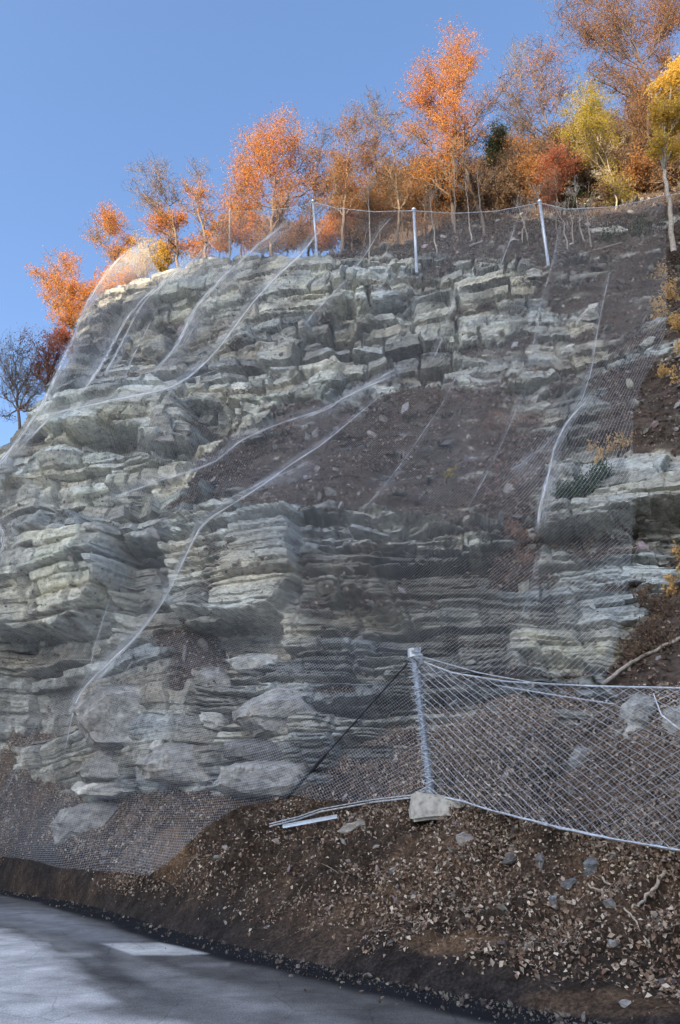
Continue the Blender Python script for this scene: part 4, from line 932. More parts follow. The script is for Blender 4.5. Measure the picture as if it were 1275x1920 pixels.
# ------------------------------------------------------------------ wire fence by the road
YP = 12.75
fe = empty('wire_fence', P1(808, 1492, YP)); tag(fe, 'sagging diamond wire fence on a leaning steel post above the bank', 'fence')
pb, pt = P1(810, 1500, YP), P1(776, 1226, YP - .1)
post = empty  # (kept simple: the post is one mesh, its lashings another)
mb = MB(); mb.tube([pb, pb.lerp(pt, .5), pt], .058, 10); po = mb.build('post', simple('weathered_steel', (.24, .28, .34), .6, .3, .35, 20.), fe, True)
mb = MB()
ax = (pt - pb)
for k in range(44):       # wire lashings round the post
    c0 = pb + ax * (.03 + .95 * (k + rng.uniform(-.45, .45)) / 44); pts = []; tl_ = rng.uniform(-.08, .08); rr_ = rng.uniform(.062, .085)
    for q in range(9):
        an = q / 8 * 2 * math.pi * 1.0; pts.append(c0 + Vector((math.cos(an) * rr_, math.sin(an) * rr_, .05 * q / 8 + tl_ * math.cos(an) + rng.uniform(-.012, .012))))
    mb.tube(pts, rng.uniform(.004, .009), 4, False)
    mb.tube([c0 + Vector((-.05, -.05, 0)), c0 + Vector((-.10 - rng.uniform(0, .05), -.06, rng.uniform(-.05, .05)))], .005, 3)
    if k % 2: mb.tube([c0 + Vector((.08, -.05, 0)), c0 + Vector((.15 + rng.uniform(0, .06), -.08, rng.uniform(-.03, .06)))], .006, 3)
mb.build('lashing', M_WIRE, fe)
mb = MB(); mb.tube([pt - ax.normalized() * .06, pt + ax.normalized() * .09], [.11, .10], 8)
for k in range(7):
    an = rng.uniform(0, 6.28); mb.tube([pt + Vector((math.cos(an) * .1, -.1, rng.uniform(-.1, .1))), pt + Vector((math.cos(an + 1) * .17, -.12, rng.uniform(-.22, .02))), pt + Vector((math.cos(an + 2) * .1, -.1, rng.uniform(-.2, .1)))], .012, 4)
mb.build('clamp', M_GALV, fe)
# concrete foot
cb = P1(816, 1514, YP - .04)
bm = bmesh.new(); bmesh.ops.create_cube(bm, size=1)
for v in bm.verts:
    s_ = 1.0 if v.co.z < 0 else .82
    v.co = Vector((v.co.x * .88 * s_, v.co.y * .6 * s_, v.co.z * .42 - (.13 * (v.co.x + .5) if v.co.z > 0 else -.05 * (v.co.x + .5)))) + Vector((rng.uniform(-.03, .03), rng.uniform(-.03, .03), rng.uniform(-.03, .03)))
bmesh.ops.bevel(bm, geom=bm.edges[:] + bm.verts[:], offset=.05, segments=2, affect='EDGES')
bmesh.ops.subdivide_edges(bm, edges=bm.edges[:], cuts=2, use_grid_fill=True)
bm.verts.index_update(); bmesh.ops.triangulate(bm, faces=bm.faces)
co = np.array([v.co + cb for v in bm.verts]); co += .07 * (fbm(co[:, 0] * 4, co[:, 1] * 6, co[:, 2] * 6, 171, 3)[:, None] - .5)
mk('concrete_foot', co, np.array([[v.index for v in f.verts] for f in bm.faces]), M_CONC, fe); bm.free()
TOPL = [(780, 1236, YP - .1), (850, 1262, 12.2), (950, 1278, 11.6), (1050, 1284, 11.0), (1130, 1287, 10.6), (1275, 1290, 9.9), (1450, 1293, 9.2), (1600, 1296, 8.6)]
BOTL = [(808, 1492, YP), (860, 1500, 12.3), (930, 1522, 11.6), (1050, 1552, 10.5), (1150, 1574, 9.75), (1275, 1594, 8.95), (1450, 1640, 8.0), (1600, 1690, 7.3)]
def line3(L, x): return P(x, interp(x, [(a, b) for a, b, c_ in L]), interp(x, [(a, c_) for a, b, c_ in L]))
def fsurf(u, v):
    """fence sheet: u along in metres, v 0 bottom .. 1 top"""
    x1 = np.interp(u, FU, FXX); xb = 808 + (x1 - 780) * (792 / 820.)
    T = line3(TOPL, x1); Bm = line3(BOTL, xb)
    bulge = np.sin(np.pi * v) * (.14 + .10 * np.sin(u * 1.3 + 1)) * np.minimum(1, u / .6)
    q = Bm + (T - Bm) * v[..., None]; q[..., 1] -= bulge; return q
FXX = np.linspace(780, 1600, 60); TP = line3(TOPL, FXX); FU = np.concatenate([[0], np.cumsum(np.linalg.norm(np.diff(TP, axis=0), axis=1))])
def zigs(cell, rows, rad, jit, name, mat, back):
    mb = MB(); n_ = int(FU[-1] / cell)
    for i in range(n_):
        v = np.linspace(0, 1, rows * 2 + 1); u = (i + .5 * (np.arange(rows * 2 + 1) % 2)) * cell
        for sgn in (0, 1):
            uu = (i + (.5 * ((np.arange(rows * 2 + 1) + sgn) % 2))) * cell + (0 if sgn == 0 else .0)
            if sgn == 1: uu = uu + 0.0
            uu = uu + jit * (vn(uu * 1.3, v * 5, 0, 181) - .5)
            q = fsurf(np.clip(uu, 0, FU[-1]), v); q[:, 1] += back
            q = q + rng.normal(0, .004, q.shape)
            mb.tube(q, rad, 3, False)
            break
        uu = (i + 1 - (.5 * ((np.arange(rows * 2 + 1)) % 2))) * cell + jit * (vn((i + 1) * cell * 1.3 + 0 * v, v * 5, 0, 181) - .5)
        q = fsurf(np.clip(uu, 0, FU[-1]), v); q[:, 1] += back + .008
        mb.tube(q, rad, 3, False)
    return mb.build(name, mat, fe)
zigs(.23, 15, .0062, .10, 'wire_mesh', M_WIRE, 0)
zigs(.075, 32, .0019, .05, 'wire_mesh_liner', M_WIRE, .06)
mb = MB(); xx = np.linspace(780, 1600, 50); q = line3(TOPL, xx); mb.tube(q, .013, 5)
xx = np.linspace(780, 1600, 50); q = line3([(780, 1228, YP - .1), (900, 1262, 11.8), (1000, 1280, 11.2), (1130, 1288, 10.6), (1600, 1296, 8.6)], xx); mb.tube(q, .008, 5)
mb.build('top_cable', M_WIRE, fe)
mb = MB()
for k in range(3):
    q = line3(BOTL, np.linspace(808, 1598, 60)); q = q + .03 * (np.stack([vn(np.arange(60) * .5, k * 3., j * 1.7, 191) for j in range(3)], -1) - .5); mb.tube(q, .011, 4)
mb.build('bottom_cable', M_WIRE, fe)
mb = MB()
for pl in ([(842, 1322, 12.1), (856, 1312, 12.0)], [(930, 1285, 11.6), (1050, 1305, 10.95), (1150, 1320, 10.45)], [(1225, 1300, 10.0), (1240, 1340, 9.9), (1290, 1380, 9.6)]):
    mb.tube([P(np.float64(a), np.float64(b), np.float64(c_ - .15)) for a, b, c_ in pl], .009, 4)
mb.build('loose_wire', M_WIRE, fe)
# brace rod and bright strips left of the post
r0, r1 = P1(766, 1242, YP - .05), P1(532, 1503, Yh(532, 1503) - .12)
br = empty('brace_rod', r1); tag(br, 'dark brace rod slanting from the post top down to the earth bank', 'brace')
mb = MB(); mid_ = r1.lerp(r0, .36); mb.tube([r1, mid_], .034, 6); mb.build('sleeve', M_DARKST, br)
mb = MB(); mb.tube([mid_, r0], .014, 6); mb.build('cable', M_DARKST, br)
def strip(pa, pb2, wd, label):
    a_ = P1(*pa, Yh(*pa) - .18); b_ = P1(*pb2, Yh(*pb2) - .18); d_ = (b_ - a_); up = Vector((0, -.3, 1)).normalized(); n3 = d_.cross(up).normalized()
    mb = MB(); c_ = (a_ + b_) / 2; mb.box(c_, d_ / 2, up * wd, n3 * .006); mb.box(c_ + n3 * .02 - up * (wd - .004), d_ / 2, up * .004, n3 * .02)
    o_ = mb.build('metal_strip', simple('bright_zinc', (.66, .72, .78), .4, .2, .1), origin=a_); tag(o_, label, 'metal strip')
strip((530, 1549), (632, 1530), .028, 'bright bent metal strip lying at the lower hem of the net')

# ------------------------------------------------------------------ trees
def bez(p0, p1, bend, n_=6, wob=.04, rs=rng):
    p0, p1 = np.asarray(p0, float), np.asarray(p1, float); L = np.linalg.norm(p1 - p0)
    m = (p0 + p1) / 2 + bend + rs.normal(0, wob * L, 3)
    t = np.linspace(0, 1, n_)[:, None]
    q = (1 - t) ** 2 * p0 + 2 * t * (1 - t) * m + t ** 2 * p1
    q[1:-1] += rs.normal(0, wob * .35 * L, (n_ - 2, 3)); return q
LEAF = {
 'orange': leafmat('orange_leaves', [(.66, .27, .06), (.76, .37, .085), (.58, .20, .045), (.78, .46, .14), (.68, .31, .07)], .55),
 'red': leafmat('russet_leaves', [(.42, .15, .09), (.55, .22, .12), (.33, .11, .07), (.60, .30, .18)], .5),
 'gold': leafmat('gold_leaves', [(.72, .50, .10), (.80, .60, .14), (.62, .42, .08), (.75, .55, .2)], .5),
 'olive': leafmat('yellow_green_leaves', [(.42, .34, .06), (.55, .42, .07), (.25, .26, .06), (.62, .46, .10)], .5),
 'brown': leafmat('brown_leaves', [(.38, .20, .09), (.52, .28, .11), (.28, .15, .08), (.60, .38, .18)], .5),
 'dull': leafmat('dull_brown_leaves', [(.20, .14, .10), (.28, .20, .14), (.15, .105, .08), (.34, .26, .19)], .4),
 'green': leafmat('dark_green_leaves', [(.05, .075, .035), (.08, .11, .05), (.04, .06, .03)], .3),
 'fern': leafmat('fern_leaves', [(.04, .085, .04), (.06, .12, .05), (.03, .06, .03)], .3),
 'tan': leafmat('tan_leaves', [(.75, .50, .20), (.85, .62, .28), (.62, .38, .16), (.80, .64, .34), (.5, .3, .14)], .45),
 'pink': leafmat('pinkish_leaves', [(.30, .19, .14), (.40, .26, .20), (.22, .13, .10)], .3),
}
def tree(base, Y0, trunk, r0, blobs, kind, label, seed, bark=M_BARK, group='autumn trees along the cliff top', name='autumn_tree', leaf=.13, depth=1.0, cat='tree', twig=1.0, sink=1.2, fill=0):
    """trunk: photo px from the foot up; blobs: (px, py, r px, leaves per m3-ish, amount of twigs)"""
    rs = np.random.default_rng(seed); s_ = ppm(base[0], base[1], Y0)
    tp = [P(np.float64(x), np.float64(y), Y0 + rs.normal(0, .15)) for x, y in [base] + trunk]
    root = empty(name, tp[0]); tag(root, label, cat, group)
    tp[0] = tp[0] - np.array([0, -.2, sink])
    tp = np.array(tp); L = np.concatenate([[0], np.cumsum(np.linalg.norm(np.diff(tp, axis=0), axis=1))])
    n_ = max(8, int(L[-1] / .5)); sT = np.linspace(0, L[-1], n_); T = np.stack([np.interp(sT, L, tp[:, k]) for k in range(3)], -1)
    T[1:-1] = (T[:-2] + T[1:-1] * 2 + T[2:]) / 4; T[1:-1] += rs.normal(0, .035, (n_ - 2, 3))
    rad = r0 * (1 - .82 * sT / L[-1])
    tb = MB(); tb.tube(T, rad, 7); lb = MB(); nleaf = 0; bt = MB()
    if fill:
        px0, py0 = base; px1, py1 = trunk[-1]; ldm = np.mean([b[3] for b in blobs]); br0 = np.mean([b[2] for b in blobs])
        blobs = list(blobs) + [(px0 + (px1 - px0) * f + rs.uniform(-1, 1) * br0 * 1.1, py0 + (py1 - py0) * f, br0 * rs.uniform(.6, .95), ldm * rs.uniform(.25, .7), 1.0) for f in np.linspace(.22, .8, fill)]
    for bx, by, br_, ld, nb in blobs:
        c0 = P(np.float64(bx), np.float64(by), Y0 + rs.normal(0, .5) * depth); r_ = 1.22 * br_ / ppm(bx, by, Y0)
        # limb leaves the trunk below the blob
        zt = c0[2] - r_ * rs.uniform(.9, 1.8) - .35 * abs(c0[0] - np.interp(c0[2], T[:, 2], T[:, 0])); zt = max(zt, T[0, 2] + sink + .25 * (T[-1, 2] - T[0, 2]))
        k = int(np.argmin(np.abs(T[:, 2] - zt))); k = min(k, n_ - 2)
        lr = min(rad[k] * .7, (.035 if r0 < .18 else .075) * (1 + r_) + .02)
        limb = bez(T[k], c0 + rs.normal(0, r_ * .2, 3), np.array([0, 0, -.10 * np.linalg.norm(c0 - T[k])]), 8, .06, rs)
        lrad = np.linspace(lr, lr * .45, 8); tb.tube(limb, lrad, 5, False)
        nsub = max(5, int(nb * (7 + 8 * r_)))
        for q in range(nsub):
            d_ = rs.normal(size=3); d_[2] = abs(d_[2]) * 1.1 - .25; d_ /= np.linalg.norm(d_); d_[1] *= .8 * depth
            e_ = c0 + d_ * r_ * rs.uniform(.65, 1.12); k2 = rs.integers(3, 8)
            s2 = bez(limb[k2], e_, np.array([0, 0, -.08 * r_]), 5, .09, rs)
            rr = max(lrad[k2] * .5, .010); bt.tube(s2, np.linspace(rr, .007, 5), 3, False)
            m_ = max(4, int(5 * twig + r_ * 3)); ends = []
            for w_ in range(m_):
                p0 = s2[rs.integers(1, 5)]; v_ = rs.normal(size=3); v_[2] += .5; v_ /= np.linalg.norm(v_)
                p1 = p0 + v_ * r_ * rs.uniform(.22, .5); s3 = bez(p0, p1, np.zeros(3), 4, .1, rs)
                bt.tube(s3, [.008, .0065, .005, .004], 3, False); ends.append(s3)
            if ld > 0:
                pts = np.concatenate(ends + [s2[2:]])
                nl = int(ld * (16 + 46 * r_) * rs.uniform(.0, 2.0) * 2 ** rs.normal(0, .5))
                c_ = pts[rs.integers(0, len(pts), nl)] + rs.normal(0, .10 + .06 * r_, (nl, 3)); lb.leaves(c_, leaf, rs)
                nleaf += nl
    tb.build('trunk', bark, root, True)
    if bt.V: bt.build('twigs', bark, root)
    if nleaf: lb.build('crown', LEAF[kind], root)
    return root
T_ = [
 # base, Y, trunk, r, blobs, kind, label, bark, leaf
 ((45, 815), 33, [(30, 730), (25, 660)], .10, [(20, 690, 40, 0.05, 1.6), (50, 720, 34, .05, 1.4), (5, 730, 35, .0, 1.3), (40, 650, 30, .08, 1.2), (0, 660, 32, .05, 1.3), (70, 770, 26, .3, 1)], 'brown', 'bare grey tree at the far left behind the cliff shoulder', M_BARK),
 ((105, 760), 33.5, [(90, 690), (92, 640)], .10, [(75, 650, 34, .9, 1), (95, 690, 32, .8, 1), (60, 700, 26, .6, 1), (110, 640, 26, .9, 1), (80, 725, 26, .6, 1)], 'red', 'dark russet tree low on the left shoulder of the cliff', M_BARKD),
 ((150, 640), 34.5, [(128, 580), (125, 520)], .12, [(120, 500, 30, 1.5, 1), (95, 520, 28, 1.3, 1), (140, 545, 34, 1.6, 1), (105, 560, 30, 1.3, 1), (155, 580, 30, 1.4, 1), (65, 515, 16, .7, 1), (125, 605, 28, 1.2, 1), (168, 540, 20, 1.2, 1)], 'orange', 'bright orange tree leftmost against the sky', M_BARK),
 ((235, 535), 35, [(218, 490), (200, 440)], .09, [(190, 410, 24, 1.3, 1), (215, 430, 26, 1.4, 1), (240, 455, 20, 1.1, 1), (180, 450, 22, .4, 1.2), (205, 400, 16, 1.2, 1), (225, 480, 24, .8, 1), (170, 430, 18, .1, 1.3)], 'orange', 'orange tree with bare left boughs above the golden net tip', M_BARK),
 ((338, 505), 34, [(330, 440), (318, 390), (300, 345)], .11, [(290, 330, 34, .04, 1.5), (265, 360, 30, .03, 1.5), (310, 420, 26, 1.5, 1), (335, 415, 18, 1.4, 1), (290, 425, 20, 1.0, 1), (325, 360, 24, .1, 1.4), (275, 395, 28, .1, 1.3), (255, 320, 20, 0, 1.2), (305, 310, 18, 0, 1.2)], 'orange', 'tall half bare tree with a low collar of red leaves', M_BARK),
 ((388, 492), 33, [(384, 430), (368, 390), (372, 340)], .11, [(372, 320, 24, .05, 1.4), (375, 360, 22, .5, 1.3), (355, 350, 20, .2, 1.3), (392, 395, 22, .4, 1), (345, 390, 18, .2, 1.1), (405, 430, 20, .3, 1)], 'orange', 'slender almost leafless tree between two orange ones', M_BARK),
 ((510, 488), 32.5, [(508, 430), (512, 380), (515, 330)], .14, [(500, 260, 36, 1.3, 1), (540, 250, 34, 1.3, 1), (470, 280, 32, .8, 1.2), (520, 300, 38, 1.6, 1), (570, 260, 28, .7, 1.2), (480, 330, 34, 1.3, 1), (545, 340, 34, 1.0, 1.1), (450, 310, 28, .5, 1.3), (585, 300, 26, .5, 1.2), (470, 370, 28, .7, 1), (530, 385, 28, .5, 1), (438, 350, 22, .4, 1.2), (590, 340, 20, .4, 1)], 'orange', 'broad round orange crown behind the second pole', M_BARK),
 ((640, 475), 32, [(645, 400), (650, 330), (655, 270)], .12, [(665, 215, 20, .7, 1.2), (655, 250, 28, 1.0, 1), (690, 260, 24, .6, 1.1), (640, 290, 30, 1.3, 1), (675, 310, 34, 1.5, 1), (630, 340, 30, 1.5, 1), (665, 365, 34, 1.6, 1), (700, 340, 24, 1.0, 1), (625, 385, 24, 1.0, 1)], 'brown', 'copper brown tree between the two middle poles', M_BARK),
 ((850, 465), 31.5, [(850, 400), (848, 320), (852, 240), (858, 170)], .15, [(850, 100, 38, 1.8, 1), (880, 110, 24, 1.4, 1), (810, 135, 34, 1.5, 1), (790, 170, 34, 1.5, 1), (840, 160, 38, 1.8, 1), (770, 190, 22, 1.0, 1.1), (860, 210, 36, 1.2, 1), (810, 220, 36, 1.3, 1), (880, 260, 30, .7, 1.2), (825, 275, 34, .9, 1.1), (780, 250, 28, .5, 1.2), (800, 320, 28, .7, 1.1), (760, 240, 20, .3, 1.2)], 'orange', 'tallest orange tree standing above the middle of the crest', M_BARK),
 ((918, 445), 31, [(900, 400), (880, 350), (868, 290), (872, 230)], .15, [(900, 200, 34, .15, 1.4), (915, 260, 34, .12, 1.3), (850, 260, 26, .2, 1.2), (880, 300, 30, .2, 1.2), (930, 180, 24, .1, 1.2)], 'orange', 'dark leaning tree whose trunk bends left beside the tall orange one', M_BARKD),
 ((745, 460), 32.5, [(748, 380), (740, 310), (735, 260)], .09, [(735, 230, 28, .08, 1.4), (755, 270, 26, .2, 1.2), (720, 290, 26, .3, 1.2), (750, 330, 28, .5, 1), (770, 360, 22, .5, 1), (715, 210, 22, 0, 1.2)], 'brown', 'thin bare grey tree left of the tallest orange one', M_BARK),
 ((1045, 385), 34.5, [(1040, 330), (1035, 270), (1022, 220)], .19, [(1000, 130, 36, .35, 1.5), (1040, 120, 34, .35, 1.5), (970, 170, 34, .15, 1.5), (1010, 190, 38, .15, 1.4), (1050, 180, 34, .2, 1.4), (960, 225, 30, .05, 1.4), (940, 205, 22, 0, 1.3), (1005, 240, 34, .1, 1.2), (1015, 90, 24, .1, 1.3)], 'orange', 'large bare dark tree with many upright boughs', M_BARKD),
 ((1225, 400), 33, [(1222, 320), (1218, 240), (1225, 170), (1200, 110)], .24, [(1080, 30, 44, .6, 1.3), (1130, 20, 44, .8, 1.2), (1100, 80, 42, 1.0, 1.2), (1160, 70, 44, 1.2, 1.1), (1200, 30, 44, 1.2, 1.1), (1250, 60, 44, 1.4, 1), (1150, 130, 40, .9, 1.1), (1190, 160, 38, 1.3, 1), (1250, 120, 40, 1.4, 1), (1120, 150, 30, .4, 1.3), (1240, 0, 44, 1.3, 1), (1180, -30, 44, 1.0, 1), (1110, -30, 44, .6, 1.2), (1280, 20, 44, 1.3, 1), (1170, 220, 34, 1.2, 1), (1220, 230, 34, 1.4, 1), (1290, 170, 40, 1.2, 1)], 'brown', 'huge dark limbed oak filling the upper right corner', M_BARKD),
 ((1157, 410), 31.5, [(1150, 340), (1140, 300), (1120, 260)], .07, [(1095, 175, 26, 2.0, 1), (1085, 215, 30, 2.0, 1), (1125, 200, 26, 1.6, 1), (1110, 245, 32, 1.8, 1), (1075, 245, 24, 1.4, 1), (1140, 240, 26, 1.3, 1), (1150, 270, 22, .8, 1), (1100, 285, 24, 1.0, 1)], 'olive', 'small yellow green tree in front of the oak', M_BARKL),
 ((1258, 428), 25.6, [(1250, 340), (1238, 285), (1250, 220), (1262, 150)], .13, [(1255, 170, 26, 2.2, 1), (1245, 215, 22, 2.2, 1), (1265, 240, 26, 2.2, 1), (1240, 262, 16, 1.6, 1), (1285, 200, 30, 2.2, 1), (1275, 140, 24, 2, 1), (1232, 285, 10, 1.2, 1), (1262, 275, 16, 1.5, 1)], 'gold', 'pale trunked tree with clear yellow leaves at the right end of the net', M_BARKL),
 ((1280, 440), 25.8, [(1278, 340), (1282, 240)], .10, [(1300, 180, 30, 1.5, 1), (1290, 120, 26, 1.2, 1)], 'gold', 'second pale trunk cut by the right picture edge', M_BARKL),
 ((1040, 395), 30.5, [(1045, 350), (1035, 310)], .04, [(1035, 300, 24, 1.4, 1), (1055, 325, 22, 1.2, 1), (1025, 335, 20, 1.0, 1), (1075, 310, 18, .8, 1), (1045, 280, 16, 1, 1)], 'red', 'small red leaved sapling under the big bare tree', M_BARK),
 ((935, 395), 34, [(935, 320), (932, 260)], .07, [(930, 250, 18, 2, 1), (935, 280, 26, 2.4, 1), (925, 310, 28, 2.4, 1), (945, 340, 28, 2.2, 1)], 'green', 'dark evergreen standing among the bare trees', M_BARKD),
 ((680, 450), 31, [(690, 400), (700, 360)], .05, [(690, 370, 30, 1.5, 1), (720, 385, 26, 1.3, 1), (660, 395, 24, 1.2, 1)], 'brown', 'low brown oak scrub behind the rope right of the second pole', M_BARK),
 ((455, 486), 34, [(452, 420), (458, 360)], .08, [(455, 345, 26, .9, 1.1), (440, 385, 26, .8, 1), (470, 400, 26, .8, 1), (425, 365, 20, .3, 1.2), (460, 310, 18, .2, 1.3)], 'orange', 'middling orange tree left of the broad round one', M_BARK),
 ((578, 482), 33.5, [(580, 420), (590, 350), (596, 300)], .09, [(598, 285, 26, .3, 1.3), (585, 330, 28, .7, 1.1), (610, 350, 26, .9, 1), (580, 385, 26, .9, 1), (612, 245, 20, .1, 1.3)], 'brown', 'half bare brown tree right of the broad round orange one', M_BARKD),
 ((712, 465), 33.5, [(712, 390), (705, 310), (700, 240)], .09, [(700, 215, 30, .05, 1.5), (712, 260, 30, .1, 1.4), (690, 300, 28, .5, 1.2), (725, 320, 28, .6, 1.1), (705, 185, 20, 0, 1.3)], 'orange', 'bare crowned tree with a few orange leaves left of the middle pole', M_BARKD),
 ((800, 455), 33, [(795, 380), (790, 320)], .08, [(790, 310, 30, .8, 1), (770, 340, 28, .9, 1), (810, 350, 28, .9, 1), (785, 385, 26, .9, 1)], 'brown', 'rounded brown tree under the tallest orange one', M_BARKD),
 ((985, 420), 35, [(980, 340), (975, 260), (972, 190)], .10, [(965, 110, 26, 0, 1.5), (955, 150, 26, 0, 1.5), (980, 90, 22, 0, 1.4), (950, 190, 26, .1, 1.4), (985, 230, 26, .1, 1.3)], 'dull', 'leafless grey tree with fine upright twigs left of the big bare one', M_BARK),
 ((430, 478), 31.5, [(434, 430), (428, 400)], .04, [(430, 395, 24, .35, 1.1), (455, 410, 24, .4, 1), (410, 420, 20, .3, 1)], 'orange', 'spindly sapling beside the leftmost pole', M_BARK),
 ((275, 530), 34, [(272, 490), (265, 455)], .05, [(265, 460, 24, .3, 1.1), (290, 470, 22, .3, 1), (250, 485, 18, .5, 1)], 'gold', 'small gold tinted sapling behind the tip of the net', M_BARKL),
]
for i, (b_, Y0, tr, r_, bl, kd, lab, bk) in enumerate(T_):
    near = Y0 < 27
    tree(b_, Y0, tr, r_, [(q[0], q[1], q[2], q[3] * (.8 if r_ > .2 else .85), q[4]) for q in bl], kd, lab, 900 + i, bk, leaf=.14 if near else .092, name='autumn_tree' if kd != 'green' else 'evergreen_tree', fill=0 if near else 5)
# wooded hillside that rises behind the crest
hxs = np.arange(560, 1760, 10.0); hv = np.linspace(0, 1, 46)
hs = interp(hxs, [(560, 510), (620, 490), (660, 462), (700, 425), (830, 378), (950, 335), (1050, 300), (1150, 278), (1275, 240), (1760, 140)]) + 14 * (vn(hxs / 30., 0, 0, 201) - .5)
HX = np.tile(hxs, (len(hv), 1)); HYp = 520 + (hs[None] - 520) * hv[:, None]
HV = P(HX, HYp, 37 + 26 * hv[:, None] + 3 * (fbm(HX / 60., HYp / 40., 0, 203, 4) - .5))
last = HV[-1].copy(); last[:, 1] += 60; HV = np.concatenate([HV, last[None]], 0)
hc = np.array([.055, .040, .030]) * (.6 + .9 * fbm(HV[..., 0], HV[..., 1], HV[..., 2], 205, 4))[..., None]
tag(mk('wooded_hillside', HV.reshape(-1, 3), gridfaces(HV.shape[0], len(hxs)), M_SOIL, attrs={'Col': hc.reshape(-1, 3)}), 'leaf covered hillside behind the cliff top', 'hillside', kind='structure')
# thin stems and scrub of the wood behind the net
THS = []
for k in range(58):
    x = 640 + (1290 - 640) * ((k * .618034) % 1.0); f = ((k * .7548) % 1.0)
    hy = float(interp(x, [(560, 470), (640, 440), (700, 412), (830, 378), (950, 335), (1050, 300), (1150, 278), (1290, 240)]))
    y = hy + 25 + (max(470 - (x - 700) * .17, hy + 60) - hy - 25) * f
    THS.append((x, y, 36.5 - 4 * f + 14 * (1 - f) * (y < hy + 60), ['dull', 'dull', 'brown', 'dull', 'dull', 'dull', 'dull'][k % 7]))
for x, y, Y0, kd in ((560, 484, 32.5, 'brown'), (590, 480, 33, 'brown'), (620, 478, 33, 'orange'), (460, 484, 33, 'orange'), (410, 490, 33.5, 'orange'), (360, 500, 34.5, 'orange'), (310, 515, 35, 'gold'), (245, 540, 35.5, 'orange'), (205, 575, 35, 'orange'), (130, 690, 34.5, 'red'), (490, 482, 34, 'brown'), (535, 482, 34.5, 'dull')):
    THS.append((x, y, Y0, kd))
words = ['low', 'upright', 'ragged', 'twiggy', 'leaning', 'dense', 'sparse', 'stunted', 'spreading', 'narrow', 'crooked', 'tangled', 'slim', 'bushy']
beh = [(230, 'below the leftmost orange tree'), (340, 'behind the golden net tip'), (480, 'by the leftmost pole'), (640, 'behind the second pole'), (700, 'beside the copper brown tree'), (790, 'behind the middle pole'), (870, 'below the tallest orange tree'), (960, 'around the dark evergreen'), (1060, 'under the big bare tree'), (1130, 'near the olive tree'), (1200, 'under the huge oak'), (1400, 'behind the clear yellow tree')]
tiers = ['at the edge of the crest', 'a little way up the wood', 'halfway up the wood', 'high in the wood']
seen_l = {}
for i, (x, y, Y0, kd) in enumerate(THS):
    h_ = rng.uniform(70, 110) if i < 58 else rng.uniform(45, 75); lx_ = rng.uniform(-14, 14)
    bl = [(x + lx_ * k + rng.uniform(-26, 26), y - h_ * k, rng.uniform(20, 30) if i < 58 else rng.uniform(13, 20), rng.uniform(.3, 1.0), 1.1) for k in (.3, .5, .7, .85, 1.0)]
    col_ = {'dull': 'dull', 'brown': 'brown leaved', 'red': 'russet', 'orange': 'orange leaved', 'gold': 'golden leaved'}[kd]
    place = [t for l_, t in beh if x < l_][0]; tier = tiers[int(np.clip((460 - (x - 700) * .17 - y) / 32, 0, 3))] if i < 58 else tiers[0]
    wi = i % 14; lab = f'{words[wi]} {col_} scrub tree {place}, {tier}'
    while lab in seen_l: wi += 1; lab = f'{words[wi % 14]} {col_} scrub tree {place}, {tier}'
    seen_l[lab] = 1
    tree((x, y), Y0, [(x + lx_ * .5, y - h_ * .5), (x + lx_, y - h_)], .045, bl, kd, lab,
         1200 + i, M_BARKD if i % 3 else M_BARK, group='scrub trees in the wood behind the net', name='scrub_tree', leaf=.13, twig=1.0)
# pale saplings on the crest, seen through the net
SAP = [((1022, 470), 28.5, [(1015, 420), (1008, 360)]), ((885, 455), 29, [(880, 400), (872, 340)]), ((693, 470), 29.5, [(693, 420), (690, 350)]), ((1068, 475), 28, [(1060, 430), (1042, 390)]), ((1078, 470), 28.2, [(1070, 420), (1068, 370)]),
       ((1098, 460), 28.6, [(1085, 410), (1078, 350)]), ((990, 455), 28.8, [(985, 420), (968, 385)]), ((975, 458), 28.8, [(982, 420), (990, 390)]), ((1108, 452), 28, [(1102, 415), (1095, 385)]), ((820, 462), 29.2, [(812, 420), (806, 370)])]
for i, (b_, Y0, tr) in enumerate(SAP):
    x, y = tr[-1]
    lab = ['forked', 'straight', 'grey', 'bowed', 'twin', 'tall', 'short', 'slanting', 'low', 'slight'][i] + ' pale sapling stem seen through the crest net ' + ('near the footing pole' if b_[0] > 960 else 'between the middle poles')
    tree(b_, Y0, tr, .05, [(x + 5, y - 5, 16, .0, .9), (x - 8, y + 14, 12, .0, .8)], 'dull', lab, 1400 + i, M_BARKL, group='pale saplings on the crest', name='sapling', sink=.6)
# big straight trunks through the net
for i, (x0, y0, x1, y1, Y0, r_) in enumerate([(853, 470, 851, 300, 29.8, .10), (912, 462, 895, 330, 29.6, .12)]):
    tree((x0, y0), Y0, [(x1, y1)], r_, [(x1, y1 - 20, 20, .2, 1.2), (x1 + 15, y1, 18, .1, 1)], 'brown', ['straight grey trunk left of the leaning trunk', 'thick grey trunk leaning left behind the net'][i], 1500 + i, M_BARK, group='grey trunks behind the crest net', name='tree')

